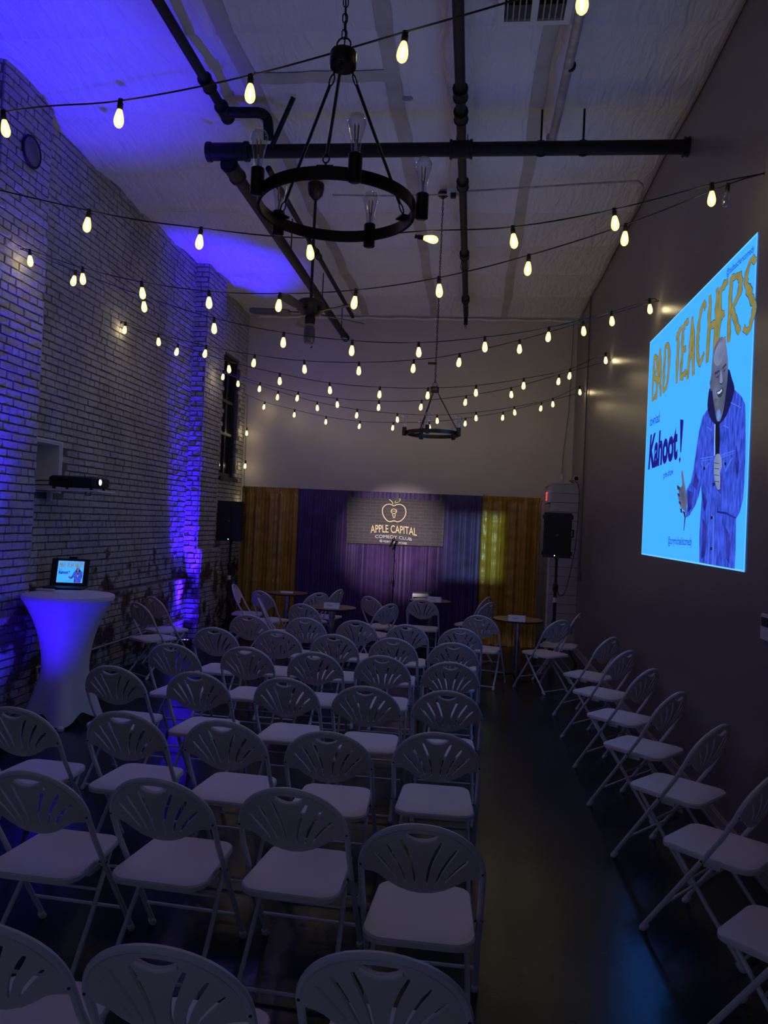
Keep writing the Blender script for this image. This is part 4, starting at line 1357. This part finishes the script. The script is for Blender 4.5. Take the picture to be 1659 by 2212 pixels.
MB().lathe([(.02, 0), (.025, .03), (.012, .05)], 10, Matrix.Translation(V((xv, 13.03, 5.24))-o0)).build('sprinkler_head', STEEL, root)
for y in (7.2, 10.6):
    MB().tube([p-o0 for p in [V((xv-.05, y, ZC-.02)), V((xv-.055, y, 5.45)), V((xv, y, 5.385)), V((xv+.055, y, 5.45)), V((xv+.05, y, ZC-.02))]], .005, 6).build('hanger_strap', IRON, root)
root, o0 = pipe('white_pipe', [(.60, 1.8, 5.44), (.58, 7.15, 5.44), (.575, 7.2, 5.46), (.575, 7.25, 5.58)], .037, 'worn white pipe on the ceiling to the right of the sprinkler pipe', mat=GREYPIPE)
for y in (3.5, 5.9):
    MB().tube([(0, y-1.8, 0), (0, y-1.775, 0)], .041, 12).build('band', IRON, root)
# thin conduit and junction box
c = at(980, 408, z=5.56)
t = thing('junction_box', (c.x, c.y, 5.50), 'small ceiling junction box where the far chandelier chain hangs', 'box')
MB().rbox((-.07, -.05, 0), (.07, .05, .06), .008).build('box', WHITEP, t)
MB().rbox((-.03, -.052, -.05), (.03, -.0, .0), .006).build('plug', BLACK, t)
yc = c.y
tag(MB().tube(spline([(c.x+.075, yc, 5.53), (.5, yc-.1, 5.53), (1.4, yc-.22, 5.53), (1.58, yc-.2, 5.53), (1.64, yc+.05, 5.50), (1.66, 9.5, 5.49), (1.66, 10.5, 5.49)], 6), .010, 6).build('conduit_pipe', GREYPIPE), 'thin grey conduit crossing the ceiling to the taupe wall', 'pipe')
tag(MB().tube(spline([(c.x-.07, yc, 5.5), (-.75, yc+.02, 5.50), (-1.1, yc+.1, 5.53), (-1.7, yc+.1, 5.54)], 6), .009, 6).build('conduit_pipe', GREYPIPE), 'thin grey conduit from the junction box to the fan', 'pipe')
# vents
def vent(xa_, xb_, ya_, yb_, zb_, label, nbar, drop):
    t = thing('ceiling_vent', (xa_, ya_, zb_), label, 'vent', 'ceiling air vents')
    Wv, Dv = xb_-xa_, yb_-ya_
    f_ = .045
    for a, b in (((0, 0), (Wv, f_)), ((0, Dv-f_), (Wv, Dv)), ((0, f_), (f_, Dv-f_)), ((Wv-f_, f_), (Wv, Dv-f_)), ((Wv/2-f_/2, f_), (Wv/2+f_/2, Dv-f_))):
        MB().box((a[0], a[1], 0), (b[0], b[1], .02)).build('frame', WHITEP, t, smooth=False)
    m = MB().box((0, 0, .02), (.012, Dv, drop)).box((Wv-.012, 0, .02), (Wv, Dv, drop)).box((.012, 0, .02), (Wv-.012, .012, drop)).box((.012, Dv-.012, .02), (Wv-.012, Dv, drop))
    m.build('housing', WHITEP, t, smooth=False)
    MB().box((.012, .012, drop-.02), (Wv-.012, Dv-.012, drop-.01)).build('backing', BLACK, t, smooth=False)
    for k in range(nbar):
        x = f_+(Wv-2*f_)*(k+.5)/nbar
        MB().box((x-.004, f_, .004), (x+.004, Dv-f_, .018)).build('bar', GREYPIPE, t, smooth=False)
vent(.03, .53, 4.55, 5.42, 5.44, 'white ceiling air vent beside the sprinkler pipe', 10, .16)
vent(.66, 1.30, 4.45, 5.30, 5.53, 'white ceiling air vent nearest the taupe wall', 12, .07)
c = at(880, 214, z=5.58)
tag(MB().rbox((c.x-.05, c.y-.03, 5.575), (c.x+.05, c.y+.03, 5.60), .015).build('ceiling_patch', pm('patch_tan', (.35, .30, .26), .7), None), 'small tan patch on the ceiling beside the sprinkler pipe', 'patch')

# ------------------------------------------------------------------ ceiling fan
FX, FY = at(683, 400, z=5.56).x, at(683, 400, z=5.56).y
zm = at(690, 662, y=FY).z
fan = thing('ceiling_fan', (FX, FY, zm), 'dark five-blade ceiling fan on a long rod with a glass light', 'fan')
MB().lathe([(.03, 5.40-zm), (.075, 5.45-zm), (.09, 5.52-zm), (.09, 5.57-zm)], 20).build('canopy', BRONZE, fan)
MB().tube([(0, 0, .05), (0, 0, 5.42-zm)], .016, 10).build('downrod', BRONZE, fan)
MB().lathe([(.04, -.12), (.10, -.10), (.15, -.04), (.155, .03), (.13, .06), (.05, .08), (.02, .09)], 26).build('motor', BRONZE, fan)
MB().lathe([(.055, -.20), (.06, -.13), (.05, -.11)], 18).build('switch_housing', BRONZE, fan)
MB().lathe([(.055, -.40), (.062, -.38), (.062, -.25), (.05, -.22)], 18).build('glass_shade', pm('smoky_glass', (.10, .09, .08), .2, var=.1), fan)
MB().tube([(.03, 0, -.2), (.03, 0, -.44)], .002, 5).build('pull_chain', BRONZE, fan)
MB().lathe([(.0, -.46), (.01, -.45), (.008, -.44)], 10, Matrix.Translation((.03, 0, 0))).build('pull_knob', BRONZE, fan)
for k in range(5):
    a = math.radians(40+72*k)
    R_ = Matrix.Rotation(a, 4, 'Z')
    MB().box((.12, -.02, -.075), (.24, .02, -.065)).xf(R_).build('blade_arm', BRONZE, fan, smooth=False)
    pts = [(.22, -.045), (.30, -.06), (.62, -.065), (.66, -.05), (.675, 0), (.66, .05), (.62, .065), (.30, .06), (.22, .045)]
    MB().prism(pts, -.004, .004).xf(R_ @ Matrix.Translation((0, 0, -.07)) @ Matrix.Rotation(math.radians(13), 4, 'X')).build('blade', pm('fan_blade', (.035, .03, .028), .45), fan, smooth=False)

# ------------------------------------------------------------------ chandeliers
def bulb_profile(L, R, neck):
    """(r, z) from the tip (z=-L) to the neck (z=0)"""
    return [(.002, -L), (R*.45, -L*.965), (R*.80, -L*.87), (R*.98, -L*.72), (R, -L*.60), (R*.90, -L*.42), (R*.70, -L*.2), (neck, 0)]
st_prof = [(.013, 0), (.015, .02), (.019, .05), (.026, .085), (.0315, .105), (.031, .12), (.024, .134), (.012, .141), (.001, .143)]
CB = MB().lathe(st_prof, 18).mesh('bulb', CLEAR)
m = MB()
for k in range(4):
    a = PI/4+k*PI/2
    m.tube([(.006*math.cos(a), .006*math.sin(a), .045), (.009*math.cos(a), .009*math.sin(a), .105)], .0016, 5)
CF = m.mesh('filament', pm('amber_filament', (.55, .28, .08), .4))
CS = MB().tube([(0, 0, .0), (0, 0, .04), (0, 0, .055)], [.006, .005, .002], 8).mesh('stem', pm('bulb_stem', (.7, .72, .75), .2))
LINK = MB().tube([(.009, 0, .010), (.009, 0, .028), (.006, 0, .035), (0, 0, .038), (-.006, 0, .035), (-.009, 0, .028), (-.009, 0, .010), (-.006, 0, .003), (0, 0, 0), (.006, 0, .003)], .0024, 6, True).mesh('chain_link', BRONZE)
def chandelier(Rc, hub_z, rot, rodrot, label, top):
    """Rc: centre of ring"""
    t = thing('chandelier', Rc, label, 'chandelier', 'bronze wheel chandeliers')
    R, Hh, th = .293, .042, .012
    prof = [(R-th, -Hh/2), (R, -Hh/2), (R, Hh/2), (R-th, Hh/2)]
    m = MB(); n = 64
    for k in range(n):
        a = 2*PI*k/n
        for r, z in prof:
            m.v.append((r*math.cos(a), r*math.sin(a), z))
    for k in range(n):
        l = (k+1) % n
        for i in range(4):
            j = (i+1) % 4
            m.f.append((k*4+i, l*4+i, l*4+j, k*4+j))
    m.build('ring', BRONZE, t)
    hz = hub_z-Rc.z
    MB().lathe([(.048, hz-.028), (.05, hz-.024), (.05, hz+.024), (.047, hz+.03), (.012, hz+.034)], 26).build('hub', BRONZE, t)
    for k in range(3):
        a = rodrot+2*PI*k/3
        d_ = V((math.cos(a), math.sin(a), 0))
        p0 = d_*.045+V((0, 0, hz-.05)); p1 = d_*(R-.02)+V((0, 0, .045))
        v = (p1-p0).normalized()
        MB().tube([p0+v*.03, p1-v*.03], .0062, 8).build('rod', BRONZE, t)
        for q, s in ((p0, 1), (p1, -1)):
            side = v.cross(V((0, 0, 1))).normalized()
            MB().tube([q+v*(s*.012)+v*(.020*math.cos(b))+side*(.011*math.sin(b)) for b in [2*PI*i/12 for i in range(12)]], .0028, 6, True).build('eyelet', BRONZE, t)
        MB().tube([p1+v*.005, d_*(R-.02)+V((0, 0, .015))], .004, 6).build('hook', BRONZE, t)
        MB().tube([p0-v*.008, d_*.04+V((0, 0, hz-.02))], .004, 6).build('hook', BRONZE, t)
        MB().box((R-.035, -.028, Hh/2-.002), (R-.002, .028, Hh/2+.004)).xf(Matrix.Rotation(a, 4, 'Z')).build('bracket', BRONZE, t, smooth=False)
    for k in range(5):
        a = rot+2*PI*k/5
        p = V((math.cos(a), math.sin(a), 0))*(R+.024)
        M = Matrix.Translation(p)
        MB().lathe([(.020, -.035), (.024, -.032), (.024, .055), (.021, .058)], 20, M).build('socket', BRONZE, t)
        b = obj('bulb', CB, t, p+V((0, 0, .052)))
        obj('filament', CF, b)
        obj('stem', CS, b)
    MB().tube(circle((0, 0, hz+.058), .026, 16, 'y'), .0035, 6, True).build('hanging_loop', BRONZE, t)
    z = hz+.078; k = 0
    while z+Rc.z < top:
        f = (z-hz)/(top-Rc.z-hz)
        o = obj('chain_link', LINK, t, (0, 0, z))
        o.rotation_euler = (0, 0, (PI/2)*(k % 2)+.3)
        z += .030; k += 1
    MB().tube([(.004*math.sin(i*.9), .004*math.cos(i*.7), hz+.05+(top-hub_z-.05)*i/40) for i in range(41)], .0028, 5).build('supply_cord', CORD, t)
    MB().lathe([(.02, top-Rc.z-.03), (.06, top-Rc.z), (.06, top-Rc.z+.03)], 18).build('ceiling_canopy', BRONZE, t)
R1 = at(727, 449, y=2.80); R2 = at(935, 937, y=8.5)
h1 = at(742, 130, y=2.80).z; h2 = at(941, 842, y=8.5).z
chandelier(R1, h1, math.radians(75), math.radians(-88), 'large round bronze wheel chandelier with clear unlit bulbs nearest the camera', ZC-.02)
chandelier(R2, h2, math.radians(-98), math.radians(8), 'smaller looking bronze wheel chandelier hanging in front of the far wall', ZC-.04)

# ------------------------------------------------------------------ string lights
GB = MB().lathe(bulb_profile(.098, .0255, .011), 14).mesh('bulb', LIT)
GF = MB().tube([(0, 0, -.018), (0, 0, -.04), (0, 0, -.066), (0, 0, -.084)], [.005, .0085, .0085, .004], 8).mesh('filament', FIL)
GD = MB().lathe(bulb_profile(.098, .0255, .011), 14).mesh('bulb', CLEAR)
SO = MB().lathe([(.0125, -.004), (.0145, .0), (.0145, .030), (.010, .036), (.007, .046)], 12).mesh('socket', BLACK)
CLAMP = MB().rbox((-.012, -.007, -.005), (.012, .007, .007), .003).mesh('clamp', BLACK)
def strand(E0, E1, bulbs, label, extra=None, sagend=0):
    """E0, E1 wall anchors; bulbs: measured glass centres, which lie in the vertical plane through the anchors"""
    E0, E1 = V(E0), V(E1)
    d_ = E1-E0; d_.z = 0
    nrm = V((-d_.y, d_.x, 0)).normalized()
    t = thing('string_light', E0, label, 'string lights', 'warm bulb string lights')
    pts = [E0]
    B = []
    for bl in bulbs:
        px, py = bl[0], bl[1]
        r = FW + CR*((px-CX)/F) + CU*(-(py-CY)/F)
        s = nrm.dot(E0-EYE)/nrm.dot(r)
        B.append((EYE+r*s, bl[2] if len(bl) > 2 else None))
    B.sort(key=lambda b: (b[0]-E0).dot(d_))
    for p, fl in B:
        pts.append(p+V((0, 0, .090)))
    pts.append(E1)
    pts2 = spline(pts, 8)
    if extra:
        pts2 += extra
    MB().tube([p-E0 for p in pts2], .0042, 6).build('cord', CORD, t)
    for p in (E0, E1):
        MB().tube([p-E0+V((0, 0, 0)), p-E0+V((.05 if p.x < -1 else -.05, 0, .0))] if False else [p-E0, p-E0+V((-.03 if p.x < -1 else .03, 0, 0))], .006, 6).build('wall_hook', IRON, t)
    if extra:
        for p in extra[1:]:
            B.append((p+V((.02, -.03, -.09)), None))
    for p, fl in B:
        top = p-E0+V((0, 0, .048))
        if fl == 'side':
            R_ = Matrix.Rotation(math.radians(-80), 4, 'Y')
        else:
            R_ = Matrix.Rotation(random.uniform(-.13, .13), 4, 'Y') @ Matrix.Rotation(random.uniform(-.15, .15), 4, 'X')
        so = obj('socket', SO, t)
        so.matrix_local = Matrix.Translation(top) @ R_
        obj('clamp', CLAMP, so, (0, 0, .045))
        off = fl == 'off'
        b = obj('bulb', GD if off else GB, t)
        b.matrix_local = Matrix.Translation(top) @ R_
        if not off:
            obj('filament', GF, b)
            l = bpy.data.lights.new('bulb_light', 'POINT')
            l.energy = BULB_W
            l.color = (1, .80, .42)
            l.shadow_soft_size = .028
            lo = bpy.data.objects.new('bulb_light', l)
            COL.objects.link(lo)
            lo.parent = t
            lo.location = R_.to_3x3() @ V((0, 0, -.055)) + top
A1, A2, A3, A4 = at(1648, 375, x=XR-.01), at(1421, 650, x=XR-.01), at(1318, 778, x=XR-.01), at(1263, 846, x=XR-.01)
L1, L2, L3 = at(46, 538, x=XF+.02), at(262, 698, x=XP+.02), at(462, 796, x=XP+.22)
L4 = at(533, 852, x=-4.12)
L0 = V((XP+.03, 4.5, 4.15))
R0 = V((XR-.01, 2.6, 4.20))
strand(R0, L0, [(1258, 3), (872, 114), (540, 203), (258, 255), (8, 276)], 'string of bulbs closest to the camera, crossing behind the big chandelier hub')
strand(L0, A1, [(190, 485), (432, 523), (668, 545), (913, 530, 'side'), (1108, 521), (1327, 483), (1537, 429)], 'second string of bulbs, passing under the big chandelier ring')
strand(A1, L1, [(1570, 430, 'off'), (1350, 515), (1141, 580), (948, 627), (767, 653), (603, 660), (451, 654), (306, 633), (178, 602), (64, 563)], 'third string of bulbs with one unlit bulb near the taupe wall')
strand(L1, A2, [(161, 607), (310, 662), (462, 709), (612, 740), (760, 757), (904, 761), (1047, 749), (1185, 728), (1321, 694), (1403, 667)], 'fourth string of bulbs, sagging just below the ceiling fan')
strand(A2, L2, [(1260, 715), (1122, 754), (992, 783), (893, 796), (775, 801), (657, 797), (549, 784), (444, 764), (342, 738), (270, 713)], 'fifth string of bulbs from the camera, joined near the far chandelier chain')
strand(L2, A3, [(383, 760), (494, 797), (604, 823), (712, 843), (820, 852), (924, 854), (1028, 848), (1131, 833), (1231, 812), (1308, 778)], 'sixth string of bulbs from the camera, level with the far chandelier hub')
strand(A3, L3, [(1207, 824), (1104, 852), (1006, 869), (910, 879), (818, 880), (728, 874), (643, 860), (561, 840), (482, 814)], 'seventh string of bulbs from the camera, crossing the far chandelier rods')
strand(L3, A4, [(514, 829), (600, 858), (685, 881), (771, 897), (858, 906), (944, 909), (1028, 903), (1111, 891), (1194, 873), (1252, 847)], 'eighth string of bulbs from the camera, crossing the far chandelier bulbs')
yl = 13.45
ex = [at(535, 858, y=yl), at(532, 925, y=yl), at(529, 996, y=yl), at(526, 1076, y=yl)]
strand(A4, L4, [(1169, 882), (1086, 902), (1005, 915), (927, 923), (849, 924), (777, 921), (704, 911), (636, 896), (571, 879)], 'farthest string of bulbs, trailing down the corner by the brick wall', extra=ex)
t = thing('cord_plug', at(934, 785, y=8.55), 'black plug joint on the string lights beside the far chandelier chain', 'plug')
MB().rbox((-.05, -.012, -.012), (.05, .012, .012), .006).build('body', BLACK, t)

# ------------------------------------------------------------------ uplights
for i, p in enumerate(UPL):
    t = thing('uplight', (p.x, p.y, 0), ('round black floor uplight at the foot of the near pilaster', 'round black floor uplight at the foot of the blue lit pilaster')[i], 'uplight', 'blue floor uplights')
    MB().lathe([(.085, .0), (.095, .01), (.095, .10), (.09, .115), (.078, .115), (.075, .095), (0, .095)], 24).build('housing', BLACK, t)
    for k in range(7):
        a = 2*PI*k/6
        q = V((0, 0, .096)) if k == 6 else V((.045*math.cos(a), .045*math.sin(a), .096))
        MB().lathe([(.014, 0), (.012, .006), (0, .009)], 10, Matrix.Translation(q)).build('led', em('blue_led', (.2, .1, 1), 8, sample=False), t)
